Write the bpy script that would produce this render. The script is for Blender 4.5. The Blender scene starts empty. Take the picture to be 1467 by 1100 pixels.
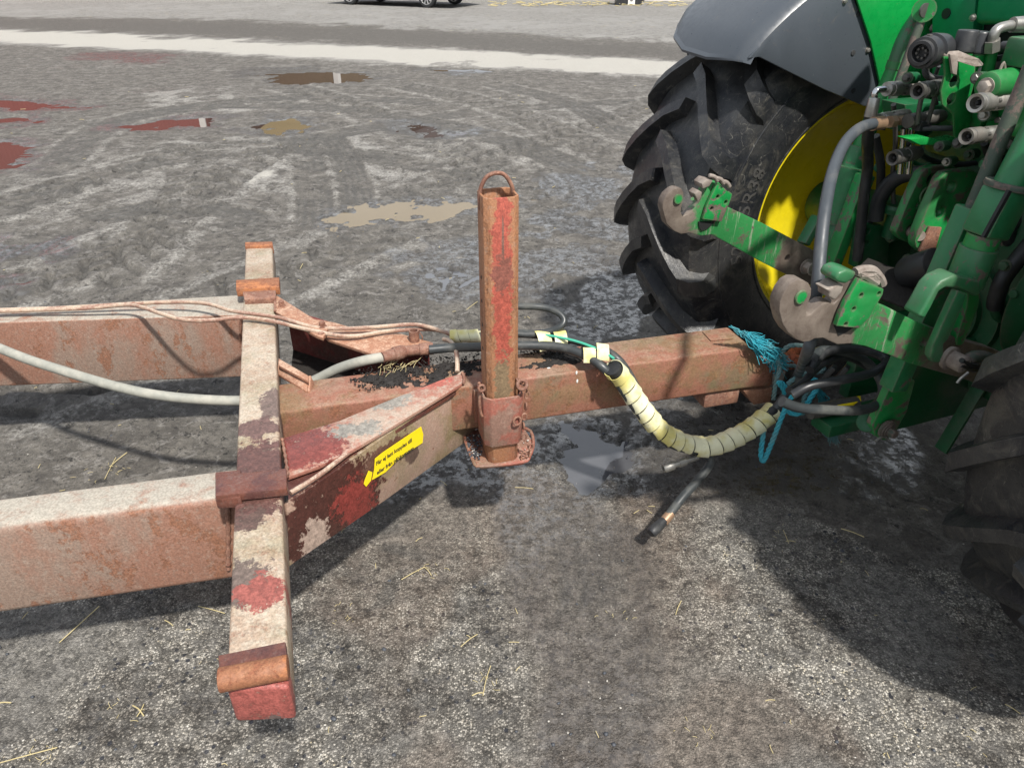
import bpy, bmesh, math, random
import numpy as np
from mathutils import Vector, Matrix
random.seed(7); rng = np.random.default_rng(7)
S = bpy.context.scene; COL = S.collection; R = math.radians; PI = math.pi

# ---------------------------------------------------------------- camera, sky, sun, exposure
PITCH, FPX, CAMH = R(30.8), 1060.0, 1.90
cd = bpy.data.cameras.new("camera"); cam = bpy.data.objects.new("camera", cd); COL.objects.link(cam)
cam.location = (0, 0, CAMH); cam.rotation_euler = (PI/2-PITCH, 0, 0)
cd.sensor_width = 36; cd.lens = 36*FPX/1467; cd.clip_start = .05; cd.clip_end = 2000
S.camera = cam
SUN_EL, SUN_AZ = R(56), R(154)            # azimuth from +Y towards +X: behind the camera on the right
W = bpy.data.worlds.new("World"); S.world = W; W.use_nodes = True
wn, wl = W.node_tree.nodes, W.node_tree.links
bg = wn['Background']; sky = wn.new('ShaderNodeTexSky'); sky.sky_type = 'NISHITA'; sky.sun_disc = False
sky.sun_elevation = SUN_EL; sky.sun_rotation = SUN_AZ; sky.air_density = 1.3; sky.dust_density = 2.0
wtc = wn.new('ShaderNodeTexCoord'); wns = wn.new('ShaderNodeTexNoise'); wns.inputs['Scale'].default_value = 1.7
wns.inputs['Detail'].default_value = 7; wns.inputs['Roughness'].default_value = .55
wrp = wn.new('ShaderNodeValToRGB'); wrp.color_ramp.elements[0].position = .34; wrp.color_ramp.elements[1].position = .60
wmx = wn.new('ShaderNodeMix'); wmx.data_type = 'RGBA'
wmx.inputs['B'].default_value = (8.6, 9.0, 9.6, 1)
wl.new(wtc.outputs['Generated'], wns.inputs['Vector']); wl.new(wns.outputs['Fac'], wrp.inputs['Fac'])
wl.new(wrp.outputs['Color'], wmx.inputs['Factor']); wl.new(sky.outputs['Color'], wmx.inputs['A'])
wl.new(wmx.outputs['Result'], bg.inputs['Color']); bg.inputs['Strength'].default_value = .095
sd = Vector((math.cos(SUN_EL)*math.sin(SUN_AZ), math.cos(SUN_EL)*math.cos(SUN_AZ), math.sin(SUN_EL)))
sl = bpy.data.lights.new("sun", 'SUN'); sl.energy = 5.0; sl.angle = R(2.5); sl.color = (1, .955, .89)
so = bpy.data.objects.new("sun", sl); COL.objects.link(so); so.rotation_euler = (-sd).to_track_quat('-Z', 'Y').to_euler()
S.view_settings.view_transform = 'Standard'; S.view_settings.look = 'None'; S.view_settings.gamma = 1
S.view_settings.use_curve_mapping = False; S.view_settings.exposure = .27
S.render.engine = 'CYCLES'

# ---------------------------------------------------------------- measuring: a picture point meets a plane of the place
def ray(u, v):
    du, dv = u-733.5, v-550
    return Vector((du, FPX*math.cos(PITCH)-dv*math.sin(PITCH), -(FPX*math.sin(PITCH)+dv*math.cos(PITCH))))
CV = Vector((0, 0, CAMH))
def G(u, v, z=0.):
    r = ray(u, v); return CV+r*((z-CAMH)/r.z)
class Frame:
    def __init__(s, o, deg):
        s.m = Matrix.Translation(o) @ Matrix.Rotation(R(deg), 4, 'Z'); s.i = s.m.inverted()
        s.o = s.i @ CV
    def hit(s, u, v, ax, val):
        r = s.i.to_3x3() @ ray(u, v); return s.o+r*((val-s.o[ax])/r[ax])
    def z(s, u, v, z): return s.hit(u, v, 2, z)
    def y(s, u, v, y): return s.hit(u, v, 1, y)
    def x(s, u, v, x): return s.hit(u, v, 0, x)
    def plane(s, u, v, p, n):
        r = s.i.to_3x3() @ ray(u, v); n = Vector(n); return s.o+r*(((Vector(p)-s.o) @ n)/(r @ n))
T = Frame((-.032, 2.17, 0), 15)     # trailer: x along the drawbar, y across
L = Frame((1.704, 2.465, 0), 21)    # tractor: x forwards, y towards its far wheel

# ---------------------------------------------------------------- mesh helpers
def link(o, parent=None, label=None, cat=None, group=None, kind=None):
    COL.objects.link(o)
    if parent: o.parent = parent
    for k, val in (('label', label), ('category', cat), ('group', group), ('kind', kind)):
        if val: o[k] = val
    return o
def empty(name, m, label, cat, group=None):
    o = bpy.data.objects.new(name, None); o.matrix_world = m; o.empty_display_size = .1
    return link(o, None, label, cat, group)
def build(name, bm, mat, parent=None, bev=0, seg=2, sharp=35, **kw):
    bmesh.ops.recalc_face_normals(bm, faces=bm.faces)
    if bev:
        es = [e for e in bm.edges if len(e.link_faces) == 2 and e.calc_face_angle(0) > R(30)]
        bmesh.ops.bevel(bm, geom=es, offset=bev, segments=seg, profile=.5, affect='EDGES', clamp_overlap=True)
    me = bpy.data.meshes.new(name); bm.to_mesh(me); bm.free()
    me.shade_smooth(); me.set_sharp_from_angle(angle=R(sharp))
    me.materials.append(mat)
    return link(bpy.data.objects.new(name, me), parent, **kw)
def NB(): return bmesh.new()
def hexa(bm, a, b):
    va = [bm.verts.new(p) for p in a]; vb = [bm.verts.new(p) for p in b]; n = len(va)
    bm.faces.new(va); bm.faces.new(vb[::-1])
    for i in range(n): bm.faces.new((va[i], vb[i], vb[(i+1) % n], va[(i+1) % n]))
def box(bm, x0, x1, y0, y1, z0, z1):
    q = [(x0, y0), (x1, y0), (x1, y1), (x0, y1)]
    hexa(bm, [(x, y, z0) for x, y in q], [(x, y, z1) for x, y in q])
def slab(bm, pts, vec):
    vec = Vector(vec); hexa(bm, [Vector(p) for p in pts], [Vector(p)+vec for p in pts])
def plate(bm, pts, vec, holes=()):
    """planar outline with round holes, given thickness; holes = [(centre, radius)]"""
    pts = [Vector(p) for p in pts]; vec = Vector(vec); n = vec.normalized()
    ref = (pts[1]-pts[0]).normalized(); ref = (ref-n*(ref @ n)).normalized(); bi = n.cross(ref)
    o = pts[0]; pts = [p-n*((p-o) @ n) for p in pts]
    loops = [pts]
    for c, r in holes:
        c = Vector(c); c = c-n*((c-o) @ n)
        loops.append([c+ref*r*math.cos(t)+bi*r*math.sin(t) for t in [i*2*PI/16 for i in range(16)]])
    es = []
    for lp in loops:
        vs = [bm.verts.new(p) for p in lp]
        es += [bm.edges.new((vs[i], vs[(i+1) % len(vs)])) for i in range(len(vs))]
    f = [g for g in bmesh.ops.triangle_fill(bm, edges=es, use_beauty=True, use_dissolve=False)['geom'] if isinstance(g, bmesh.types.BMFace)]
    ex = bmesh.ops.extrude_face_region(bm, geom=f)
    bmesh.ops.translate(bm, verts=[g for g in ex['geom'] if isinstance(g, bmesh.types.BMVert)], vec=vec)
def smoothpath(P, n):
    P = [Vector(p) for p in P]; out = []
    for i in range(len(P)-1):
        a, b, c, d = P[max(i-1, 0)], P[i], P[i+1], P[min(i+2, len(P)-1)]
        for k in range(n):
            t = k/n; out.append(.5*((2*b)+(c-a)*t+(2*a-5*b+4*c-d)*t*t+(3*b-a-3*c+d)*t**3))
    return out+[P[-1]]
def frames(P):
    tn = [(P[min(i+1, len(P)-1)]-P[max(i-1, 0)]).normalized() for i in range(len(P))]
    u = tn[0].orthogonal().normalized(); F = []
    for t in tn:
        u = (u-t*(u @ t)).normalized(); F.append((t, u, t.cross(u)))
    return F
def tube(bm, P, r, seg=10, n=6, caps=True, raw=False):
    Q = [Vector(p) for p in P] if raw else smoothpath(P, n)
    F = frames(Q); rings = []
    for i, (p, (t, u, w)) in enumerate(zip(Q, F)):
        rr = r(i/(len(Q)-1)) if callable(r) else r
        rings.append([bm.verts.new(p+rr*(u*math.cos(a)+w*math.sin(a))) for a in [k*2*PI/seg for k in range(seg)]])
    for A, B in zip(rings, rings[1:]):
        for k in range(seg): bm.faces.new((A[k], A[(k+1) % seg], B[(k+1) % seg], B[k]))
    if caps: bm.faces.new(rings[0][::-1]); bm.faces.new(rings[-1])
def lathe(bm, p0, d, prof, seg=24, hexes=()):
    p0 = Vector(p0); d = Vector(d).normalized(); u = d.orthogonal().normalized(); w = d.cross(u); rings = []
    for h, r in prof:
        rings.append([bm.verts.new(p0+d*h+max(r, 1e-5)*(u*math.cos(a)+w*math.sin(a))) for a in [k*2*PI/seg for k in range(seg)]])
    for A, B in zip(rings, rings[1:]):
        for k in range(seg): bm.faces.new((A[k], A[(k+1) % seg], B[(k+1) % seg], B[k]))
    bm.faces.new(rings[0][::-1]); bm.faces.new(rings[-1])
def cyl(bm, a, b, r, seg=20, r2=None):
    a, b = Vector(a), Vector(b); lathe(bm, a, b-a, [(0, r), ((b-a).length, r if r2 is None else r2)], seg)
def torus(bm, c, ax, R0, r, seg=20, s2=8, stretch=1, sax=None):
    c = Vector(c); ax = Vector(ax).normalized(); u = Vector(sax).normalized() if sax else ax.orthogonal().normalized(); w = ax.cross(u)
    rings = []
    for i in range(seg):
        a = i*2*PI/seg; dr = u*math.cos(a)*stretch+w*math.sin(a); rad = (u*math.cos(a)+w*math.sin(a))
        rings.append([bm.verts.new(c+dr*R0+r*(rad*math.cos(b)+ax*math.sin(b))) for b in [k*2*PI/s2 for k in range(s2)]])
    for i in range(seg):
        A, B = rings[i], rings[(i+1) % seg]
        for k in range(s2): bm.faces.new((A[k], A[(k+1) % s2], B[(k+1) % s2], B[k]))
def bolt(bm, p, d, r=.012, h=.01):
    d = Vector(d).normalized(); p = Vector(p)
    lathe(bm, p, d, [(0, r*1.35), (h*.2, r*1.35)], 16); lathe(bm, p+d*h*.2, d, [(0, r), (h, r*.97), (h*1.1, r*.8)], 6)
def beam(bm, a, b, w, h, up=(0, 0, 1)):
    """square bar from a to b, w across, h along up"""
    a, b = Vector(a), Vector(b); d = (b-a).normalized(); s = d.cross(Vector(up)).normalized(); q = s.cross(d)
    f = lambda p: [p+s*w/2*i+q*h/2*j for i, j in ((-1, -1), (1, -1), (1, 1), (-1, 1))]
    hexa(bm, f(a), f(b))
def npmesh(name, V, F, mat, parent=None, smooth=False, **kw):
    me = bpy.data.meshes.new(name); V = np.asarray(V, dtype=np.float32); F = np.asarray(F, dtype=np.int32)
    me.vertices.add(len(V)); me.vertices.foreach_set('co', V.ravel())
    k = F.shape[1]; me.loops.add(F.size); me.loops.foreach_set('vertex_index', F.ravel())
    me.polygons.add(len(F)); me.polygons.foreach_set('loop_start', np.arange(len(F), dtype=np.int32)*k)
    me.update(calc_edges=True); me.validate()
    if smooth: me.shade_smooth()
    me.materials.append(mat)
    return link(bpy.data.objects.new(name, me), parent, **kw)

# ---------------------------------------------------------------- materials
class NT:
    def __init__(s, name):
        s.mat = bpy.data.materials.new(name); s.mat.use_nodes = True; s.t = s.mat.node_tree
        s.b = s.t.nodes['Principled BSDF']; s.tc = s.t.nodes.new('ShaderNodeTexCoord'); s.P = s.tc.outputs['Object']
    def n(s, typ, **kw):
        o = s.t.nodes.new(typ)
        for k, v in kw.items(): setattr(o, k, v)
        return o
    def put(s, sock, v):
        if hasattr(v, 'links') or isinstance(v, bpy.types.NodeSocket): s.t.links.new(v, sock)
        elif isinstance(v, (tuple, list)) and len(v) == 3 and sock.type == 'RGBA': sock.default_value = (*v, 1)
        else: sock.default_value = v
    def m(s, op, a, b=0., clamp=False):
        o = s.n('ShaderNodeMath', operation=op, use_clamp=clamp); s.put(o.inputs[0], a); s.put(o.inputs[1], b); return o.outputs[0]
    def vm(s, op, a, b):
        o = s.n('ShaderNodeVectorMath', operation=op); s.put(o.inputs[0], a); s.put(o.inputs[1], b); return o
    def noise(s, sc, det=6, ro=.6, vec=None, dis=0):
        o = s.n('ShaderNodeTexNoise'); s.put(o.inputs['Vector'], vec or s.P); s.put(o.inputs['Scale'], sc)
        o.inputs['Detail'].default_value = det; o.inputs['Roughness'].default_value = ro; o.inputs['Distortion'].default_value = dis
        return o.outputs['Fac']
    def vor(s, sc, vec=None, out='Distance', feat='F1', rnd=1):
        o = s.n('ShaderNodeTexVoronoi', feature=feat); s.put(o.inputs['Vector'], vec or s.P); s.put(o.inputs['Scale'], sc)
        o.inputs['Randomness'].default_value = rnd; return o.outputs[out]
    def ss(s, v, a, b, lo=0., hi=1.):
        o = s.n('ShaderNodeMapRange', interpolation_type='SMOOTHSTEP'); s.put(o.inputs[0], v)
        for i, x in enumerate((a, b, lo, hi)): s.put(o.inputs[i+1], x)
        return o.outputs[0]
    def mix(s, f, a, b, mode='MIX'):
        o = s.n('ShaderNodeMix', data_type='RGBA', blend_type=mode); s.put(o.inputs['Factor'], f)
        s.put(o.inputs['A'], a); s.put(o.inputs['B'], b); return o.outputs['Result']
    def bump(s, h, st=.5, d=.01, nrm=None):
        o = s.n('ShaderNodeBump'); s.put(o.inputs['Height'], h); s.put(o.inputs['Strength'], st); s.put(o.inputs['Distance'], d)
        if nrm: s.put(o.inputs['Normal'], nrm)
        return o.outputs[0]
    def attr(s, name): return s.n('ShaderNodeAttribute', attribute_name=name).outputs['Fac']
    def sc(s, v):
        return s.vm('MULTIPLY', s.P, v).outputs[0]
    def done(s, col=None, rough=None, nrm=None, metal=None, **kw):
        for k, v in (('Base Color', col), ('Roughness', rough), ('Normal', nrm), ('Metallic', metal)):
            if v is not None: s.put(s.b.inputs[k], v)
        for k, v in kw.items(): s.put(s.b.inputs[k.replace('_', ' ')], v)
        return s.mat
def plain(name, col, rough=.5, metal=0, var=.25, bump=.15, nsc=40, dust=None, dustamt=.5, **kw):
    s = NT(name); a = s.noise(nsc, 5); c = s.mix(a, tuple(x*(1-var) for x in col), tuple(min(1, x*(1+var)) for x in col))
    rr = s.ss(s.noise(nsc*.3, 4), .3, .7, max(.02, rough-.12), min(1, rough+.12))
    if dust:
        d = s.ss(s.noise(6, 8, .7), .62-.25*dustamt, .78-.2*dustamt); c = s.mix(s.m('MULTIPLY', d, dustamt), c, dust)
        rr = s.m('ADD', rr, s.m('MULTIPLY', d, .25))
    return s.done(c, rr, s.bump(a, bump, .002), metal, **kw)
def rusty(name, base, alt, rust=(.16, .07, .035), dust=(.34, .29, .23), dustamt=.5, thr=.52, alt_thr=.5, sc=1., streak=(1, 1, 1), moss=0, blobs=(), speck=.5, rough=.72):
    """weathered paint: two paints, rust breaking through, settled dust on what faces up, own stains"""
    s = NT(name); P = s.sc(streak); n1 = s.noise(3*sc, 7, .62, P); n2 = s.noise(13*sc, 9, .68, P, .3); n3 = s.noise(170, 3, .7)
    n4 = s.noise(38*sc, 6, .7)
    c = s.mix(s.ss(n1, alt_thr-.05, alt_thr+.06), base, alt)
    rm = s.ss(s.m('ADD', s.m('MULTIPLY', n2, .7), s.m('MULTIPLY', n4, .3)), thr, thr+.05)
    c = s.mix(s.m('MULTIPLY', rm, .85), c, s.mix(n3, tuple(x*.6 for x in rust), tuple(x*1.7 for x in rust)))
    geo = s.n('ShaderNodeNewGeometry'); sep = s.n('ShaderNodeSeparateXYZ'); s.put(sep.inputs[0], geo.outputs['Normal'])
    up = s.ss(sep.outputs['Z'], .55, .95)
    dn = s.ss(s.m('ADD', s.m('MULTIPLY', n1, .35), s.m('MULTIPLY', s.noise(26*sc, 9, .75), .65)), .62-.3*dustamt, .72-.2*dustamt)
    c = s.mix(s.m('MULTIPLY', s.m('MULTIPLY', up, dn), min(1, dustamt*1.3)), c, s.mix(n4, tuple(x*.75 for x in dust), tuple(min(1, x*1.12) for x in dust)))
    sd_ = s.m('MULTIPLY', s.ss(s.noise(60, 8, .8), .5, .66), .30)
    c = s.mix(sd_, c, dust)
    if moss: c = s.mix(s.m('MULTIPLY', s.ss(s.noise(5, 8, .7), .46, .62), moss), c, (.12, .13, .05))
    rgh = s.ss(n2, .3, .7, rough-.14, rough+.12)
    nb1 = s.noise(11, 8, .7, dis=.6); nb2 = s.noise(37, 8, .75)
    for (cx, cy, cz, rx, ry, rz, bc, am, brough) in blobs:
        v = s.vm('SUBTRACT', s.P, (cx, cy, cz)).outputs[0]; v = s.vm('DIVIDE', v, (rx, ry, rz)).outputs[0]
        ln = s.vm('LENGTH', v, (0, 0, 0)).outputs['Value']
        nz = s.m('ADD', s.m('MULTIPLY', nb1, .55), s.m('MULTIPLY', nb2, .75))
        d = s.m('ADD', ln, s.m('MULTIPLY', s.m('SUBTRACT', nz, .65), am*1.9))
        f = s.m('MULTIPLY', s.ss(d, 1.08, .92), s.ss(n4, .24, .40))
        cc = s.mix(s.ss(n4, .35, .65), tuple(x*.72 for x in bc), tuple(min(1, x*1.2) for x in bc))
        c = s.mix(f, c, cc); rgh = s.m('ADD', s.m('MULTIPLY', rgh, s.m('SUBTRACT', 1., f)), s.m('MULTIPLY', f, brough))
    c = s.mix(speck, c, s.mix(s.ss(n3, .3, .7), (.35, .35, .35), (.75, .75, .75)), 'OVERLAY')
    h = s.m('ADD', s.m('MULTIPLY', n2, .5), s.m('MULTIPLY', n3, .35)); h = s.m('SUBTRACT', h, s.m('MULTIPLY', rm, .25))
    return s.done(c, rgh, s.bump(h, .55, .004))
def green(name, base=(.006, .20, .04), wear=.5, grime=.4, chip=(.12, .095, .075), rough=.38, sc=1.):
    s = NT(name); n1 = s.noise(11*sc, 9, .72, dis=.5); n2 = s.noise(38*sc, 8, .7); n3 = s.noise(150, 3)
    c = s.mix(n2, tuple(x*.75 for x in base), tuple(x*1.25 for x in base))
    c = s.mix(s.m('MULTIPLY', s.ss(s.noise(3.5, 7, .65), .44, .66), grime), c, (.09, .10, .075))
    bv = s.n('ShaderNodeBevel', samples=3); bv.inputs['Radius'].default_value = .009; gg = s.n('ShaderNodeNewGeometry')
    dt = s.n('ShaderNodeVectorMath', operation='DOT_PRODUCT'); s.put(dt.inputs[0], bv.outputs[0]); s.put(dt.inputs[1], gg.outputs['Normal'])
    edge = s.m('SUBTRACT', 1., dt.outputs['Value'], True)
    w = s.ss(s.m('ADD', s.m('ADD', s.m('MULTIPLY', n1, .75), s.m('MULTIPLY', n2, .25)), s.m('MULTIPLY', edge, 2.2*max(0, wear)+.1)), .665-.232*wear, .675-.232*wear)
    c = s.mix(w, c, s.mix(n3, tuple(x*.6 for x in chip), tuple(x*1.6 for x in chip)))
    c = s.mix(s.m('MULTIPLY', s.ss(s.noise(75, 6, .8), .6, .7), .35), c, (.25, .22, .18))
    rr = s.m('ADD', s.ss(n2, .3, .7, rough-.1, rough+.12), s.m('MULTIPLY', w, .2))
    return s.done(c, rr, s.bump(s.m('SUBTRACT', s.m('MULTIPLY', n3, .3), w), .4, .0015))
DUST = (.36, .31, .25)
M = {}
M['beam'] = rusty('rusted_red_beam_paint', (.235, .12, .082), (.22, .155, .12), (.17, .075, .042), (.34, .31, .26), .95, .53, .5, .9, speck=.6, streak=(1, 1, .45))
M['draw'] = rusty('rusted_drawbar_paint', (.235, .10, .065), (.16, .105, .065), (.17, .068, .036), (.30, .19, .135), .65, .52, .55, 1.2, moss=.35)
M['cross'] = rusty('bleached_crossbeam_paint', (.30, .22, .16), (.36, .28, .21), (.19, .10, .065), (.41, .36, .29), .62, .53, .5, 1.3, moss=.3, speck=.7,
    blobs=[(-.80, -.50, .65, .05, .10, .3, (.09, .055, .045), 1.0, .55), (-.79, -.36, .65, .12, .17, .3, (.10, .05, .042), 1.6, .3),
           (-.74, .0, .65, .05, .09, .3, (.14, .10, .085), 1.2, .5), (-.79, -.13, .65, .07, .05, .05, (.12, .07, .06), 1.3, .35),
           (-.81, -.78, .65, .06, .07, .3, (.12, .09, .075), 1.9, .6), (-.765, -.81, .65, .055, .05, .3, (.24, .075, .06), 2.4, .4),
           (-.77, -1.08, .5, .2, .05, .2, (.27, .075, .062), 1.1, .45), (-.73, -1.06, .50, .055, .09, .06, (.14, .10, .09), 2.2, .7)])
M['arm_top'] = rusty('red_arm_plate', (.29, .12, .085), (.32, .19, .14), (.18, .08, .05), (.38, .31, .25), .7, .58, .5, 1.5,
    blobs=[(-.67, -.22, .62, .13, .10, .1, (.17, .045, .036), 1.4, .25), (-.38, -.03, .62, .06, .05, .1, (.25, .23, .20), 2.2, .8), (-.50, -.17, .62, .08, .04, .1, (.22, .205, .18), 2.2, .7), (-.22, .06, .62, .07, .05, .1, (.40, .12, .09), 1.8, .6)])
M['arm_side'] = rusty('oily_arm_side_paint', (.30, .20, .15), (.22, .16, .09), (.17, .08, .05), DUST, .4, .60, .55, 1.4, moss=.3,
    blobs=[(-.60, -.36, .47, .21, .2, .17, (.06, .022, .017), .9, .18), (-.42, -.2, .53, .16, .1, .05, (.10, .05, .035), 1.2, .4), (-.53, -.32, .44, .07, .09, .11, (.19, .035, .028), 1.9, .2), (-.665, -.41, .40, .05, .06, .09, (.36, .27, .22), 1.5, .5), (-.34, -.13, .47, .03, .04, .035, (.10, .065, .05), .8, .3)])
M['post'] = rusty('jack_post_paint', (.30, .14, .07), (.26, .11, .06), (.17, .075, .035), DUST, .3, .53, .52, 1.5, streak=(1, 1, .22), speck=.6,
    blobs=[(-.03, -.13, 1.0, .030, .03, .36, (.33, .075, .05), 1.8, .55), (-.03, -.13, .66, .030, .03, .12, (.20, .14, .08), 1.9, .7), (-.027, -.13, 1.13, .004, .03, .11, (.16, .08, .06), .9, .6), (-.03,-.13,1.06,.03,.03,.05,(.20,.07,.05),2.0,.6)])
M['collar'] = rusty('collar_paint', (.21, .12, .09), (.26, .085, .06), (.16, .08, .055), (.36, .28, .22), .5, .6, .5, 3, moss=.25)
M['strap'] = rusty('orange_rust_strap', (.36, .14, .055), (.24, .10, .05), (.17, .06, .03), (.40, .2, .1), .3, .5, .5, 3)
M['oily'] = rusty('oily_dark_steel', (.085, .035, .03), (.13, .05, .035), (.10, .05, .035), (.2, .15, .13), .3, .6, .5, 3, rough=.30)
M['rust'] = rusty('brown_rust', (.19, .095, .065), (.26, .13, .085), (.14, .06, .04), (.40, .31, .25), .4, .5, .5, 3)
M['arm_far'] = rusty('orange_arm_plate', (.30, .145, .088), (.25, .12, .075), (.22, .085, .05), (.55, .38, .27), .6, .58, .5, 2)
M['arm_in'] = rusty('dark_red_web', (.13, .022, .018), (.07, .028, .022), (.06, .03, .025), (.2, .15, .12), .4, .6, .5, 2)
M['pipe'] = rusty('rusty_pipe', (.24, .13, .095), (.36, .26, .19), (.20, .095, .06), (.52, .43, .34), .7, .55, .5, 3)
M['eye'] = rusty('orange_eye', (.42, .11, .05), (.30, .09, .045), (.12, .04, .02), (.4, .2, .12), .3, .5, .5, 4)
M['sleeve'] = plain('grey_hose', (.27, .27, .235), .62, var=.3, dust=(.42, .40, .34), dustamt=.7)
M['hose'] = plain('black_hose', (.035, .04, .042), .48, dust=(.13, .13, .115), dustamt=.6)
M['hose_dk'] = plain('black_rubber_hose', (.02, .021, .023), .5, dust=(.07, .07, .065), dustamt=.5)
M['hose_grey'] = plain('slate_hose', (.05, .058, .066), .5, var=.2, dust=(.12, .12, .11), dustamt=.5, bump=.05)
M['hose_green'] = plain('green_hose', (.12, .17, .11), .55, dust=(.25, .24, .18), dustamt=.6)
M['stripe'] = plain('green_stripe', (.06, .38, .26), .5)
def mk_wrap():
    s = NT('cream_spiral_wrap'); n = s.noise(9, 6); c = s.mix(s.ss(n, .42, .62), (.78, .76, .52), (.64, .57, .20))
    c = s.mix(s.m('MULTIPLY', s.ss(s.noise(45, 8, .75), .56, .68), .5), c, (.34, .28, .14)); return s.done(c, .5, s.bump(s.noise(60, 4), .2, .002))
M['wrap'] = mk_wrap()
M['steel'] = plain('dull_zinc', (.38, .37, .34), .42, .75, var=.35, bump=.3, dust=(.15, .13, .11), dustamt=.7)
M['steel_dk'] = plain('grimy_steel', (.13, .125, .115), .5, .55, var=.4, bump=.4, dust=(.09, .08, .07), dustamt=.6)
M['chrome'] = plain('chrome_rod', (.6, .6, .6), .18, 1, var=.1, bump=.05)
M['brass'] = plain('brown_zinc_fitting', (.34, .22, .14), .42, .5, var=.3, bump=.3)
M['cast'] = plain('worn_cast_steel', (.34, .30, .26), .6, .25, var=.35, bump=.5, dust=(.17, .13, .11), dustamt=.8)
M['rod'] = green('worn_bar_paint', (.05, .075, .055), .62, .7, (.13, .10, .085), .55, 1.3)
M['green'] = green('worn_green_paint', wear=.22, grime=.30)
M['green_w'] = green('chipped_green_paint', (.012, .24, .055), wear=.55, grime=.35, sc=1.2)
M['green_t'] = green('dusty_green_paint', (.022, .17, .062), wear=.42, grime=.5)
M['green_c'] = green('clean_green_paint', (.004, .27, .05), wear=-.2, grime=.12, rough=.3)
M['green_p'] = green('cab_green_paint', (.002, .20, .075), wear=-.3, grime=.1, rough=.45)
M['green_dk'] = green('grimy_green_casting', (.004, .085, .028), wear=.1, grime=.6, rough=.5)
def mk_hook(x0=-1.05, x1=-.72, nm='hook_half_worn_paint'):
    s = NT(nm); n1 = s.noise(11, 9, .7, dis=.5); n2 = s.noise(34, 8, .7); n3 = s.noise(160, 3)
    sep = s.n('ShaderNodeSeparateXYZ'); s.put(sep.inputs[0], s.P)
    a = s.ss(s.m('ADD', sep.outputs['X'], s.m('MULTIPLY', s.m('SUBTRACT', n1, .5), .30)), x0, x0+.05)
    b = s.ss(s.m('ADD', sep.outputs['X'], s.m('MULTIPLY', s.m('SUBTRACT', n1, .5), .30)), x1, x1-.05)
    f = s.m('MULTIPLY', s.m('MULTIPLY', a, b), s.ss(n1, .62, .54))
    st = s.noise(20, 6, .7, s.vm('MULTIPLY', s.P, (3., 1., .35)).outputs[0])
    g = s.mix(s.m('MULTIPLY', s.ss(st, .54, .66), .55), (.03, .22, .06), (.42, .40, .33))
    c = s.mix(f, s.mix(s.ss(n1, .35, .7), (.20, .165, .135), (.105, .08, .065)), g)
    c = s.mix(s.m('MULTIPLY', s.ss(n2, .56, .64), .6), c, (.12, .09, .07))
    return s.done(c, s.ss(n2, .3, .7, .42, .68), s.bump(s.m('ADD', n2, s.m('MULTIPLY', n3, .5)), .45, .002), .1)
M['hook'] = mk_hook(); M['hook_far'] = mk_hook(-1.04, -.60, 'far_hook_worn_paint')
def mk_tyre():
    s = NT('tyre_rubber'); n = s.noise(5, 8, .65); n2 = s.noise(45, 7, .75); fib = s.noise(26, 8, .8, dis=2.5)
    scr = s.vor(9, s.vm('ADD', s.P, s.n('ShaderNodeTexNoise').outputs['Color']).outputs[0], feat='DISTANCE_TO_EDGE')
    c = s.mix(s.ss(n, .35, .65), (.013, .0145, .018), (.042, .042, .041))
    c = s.mix(s.m('MULTIPLY', s.ss(s.noise(9, 9, .75, dis=1.), .50, .66), .45), c, (.13, .12, .10))
    c = s.mix(s.m('MULTIPLY', s.m('MULTIPLY', s.ss(scr, .012, .0), s.ss(n2, .45, .6)), .6), c, (.22, .21, .18))
    c = s.mix(s.m('MULTIPLY', s.ss(fib, .60, .68), .5), c, (.18, .17, .14))
    return s.done(c, s.ss(n2, .3, .7, .26, .52), s.bump(s.m('ADD', n2, s.m('MULTIPLY', fib, .5)), .35, .004))
M['tyre'] = mk_tyre()
M['tyre_text'] = plain('worn_raised_rubber', (.055, .053, .05), .6)
M['yellow'] = plain('yellow_rim_paint', (.74, .60, .012), .32, var=.12, bump=.06, dust=(.24, .19, .05), dustamt=.25)
M['yellow_s'] = plain('yellow_sticker', (.86, .66, .01), .35, var=.06, bump=.05, dust=(.45, .33, .15), dustamt=.25)
def mk_fender():
    s = NT('grey_fender_plastic'); n = s.noise(3, 6); n2 = s.noise(60, 6, .7); sw = s.noise(8, 8, .75, s.sc((1., 6., 1.)), 1.)
    c = s.mix(n, (.050, .060, .072), (.070, .080, .092)); c = s.mix(s.m('MULTIPLY', s.ss(sw, .58, .74), .35), c, (.24, .19, .13))
    c = s.mix(s.m('MULTIPLY', s.ss(s.noise(90, 4, .8), .68, .74), .5), c, (.3, .3, .3))
    return s.done(c, s.ss(n2, .3, .7, .27, .42), s.bump(n2, .08, .002))
M['fender'] = mk_fender()
M['black'] = plain('black_plastic', (.025, .026, .028), .42, var=.2, dust=(.08, .08, .075), dustamt=.4)
M['dark'] = plain('dark_interior', (.012, .013, .013), .7)
M['rope'] = plain('turquoise_rope', (.03, .33, .42), .75, var=.45, nsc=160, bump=.6, dust=(.14, .24, .24), dustamt=.6)
M['rope_old'] = plain('faded_rope', (.10, .22, .235), .8, var=.45, nsc=160, bump=.6, dust=(.16, .19, .17), dustamt=.8)
M['ink'] = plain('black_ink', (.03, .03, .02), .6, bump=0)
M['soil'] = plain('black_soil', (.017, .014, .012), .8, var=.6, nsc=150, bump=.9)
M['straw'] = plain('straw', (.50, .42, .22), .7, var=.3, nsc=30)
M['stone'] = plain('dark_stone', (.055, .06, .07), .6, var=.5, nsc=60, bump=.6)
M['stone_l'] = plain('pale_stone', (.42, .40, .36), .75, var=.4, nsc=60, bump=.6)
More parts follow.
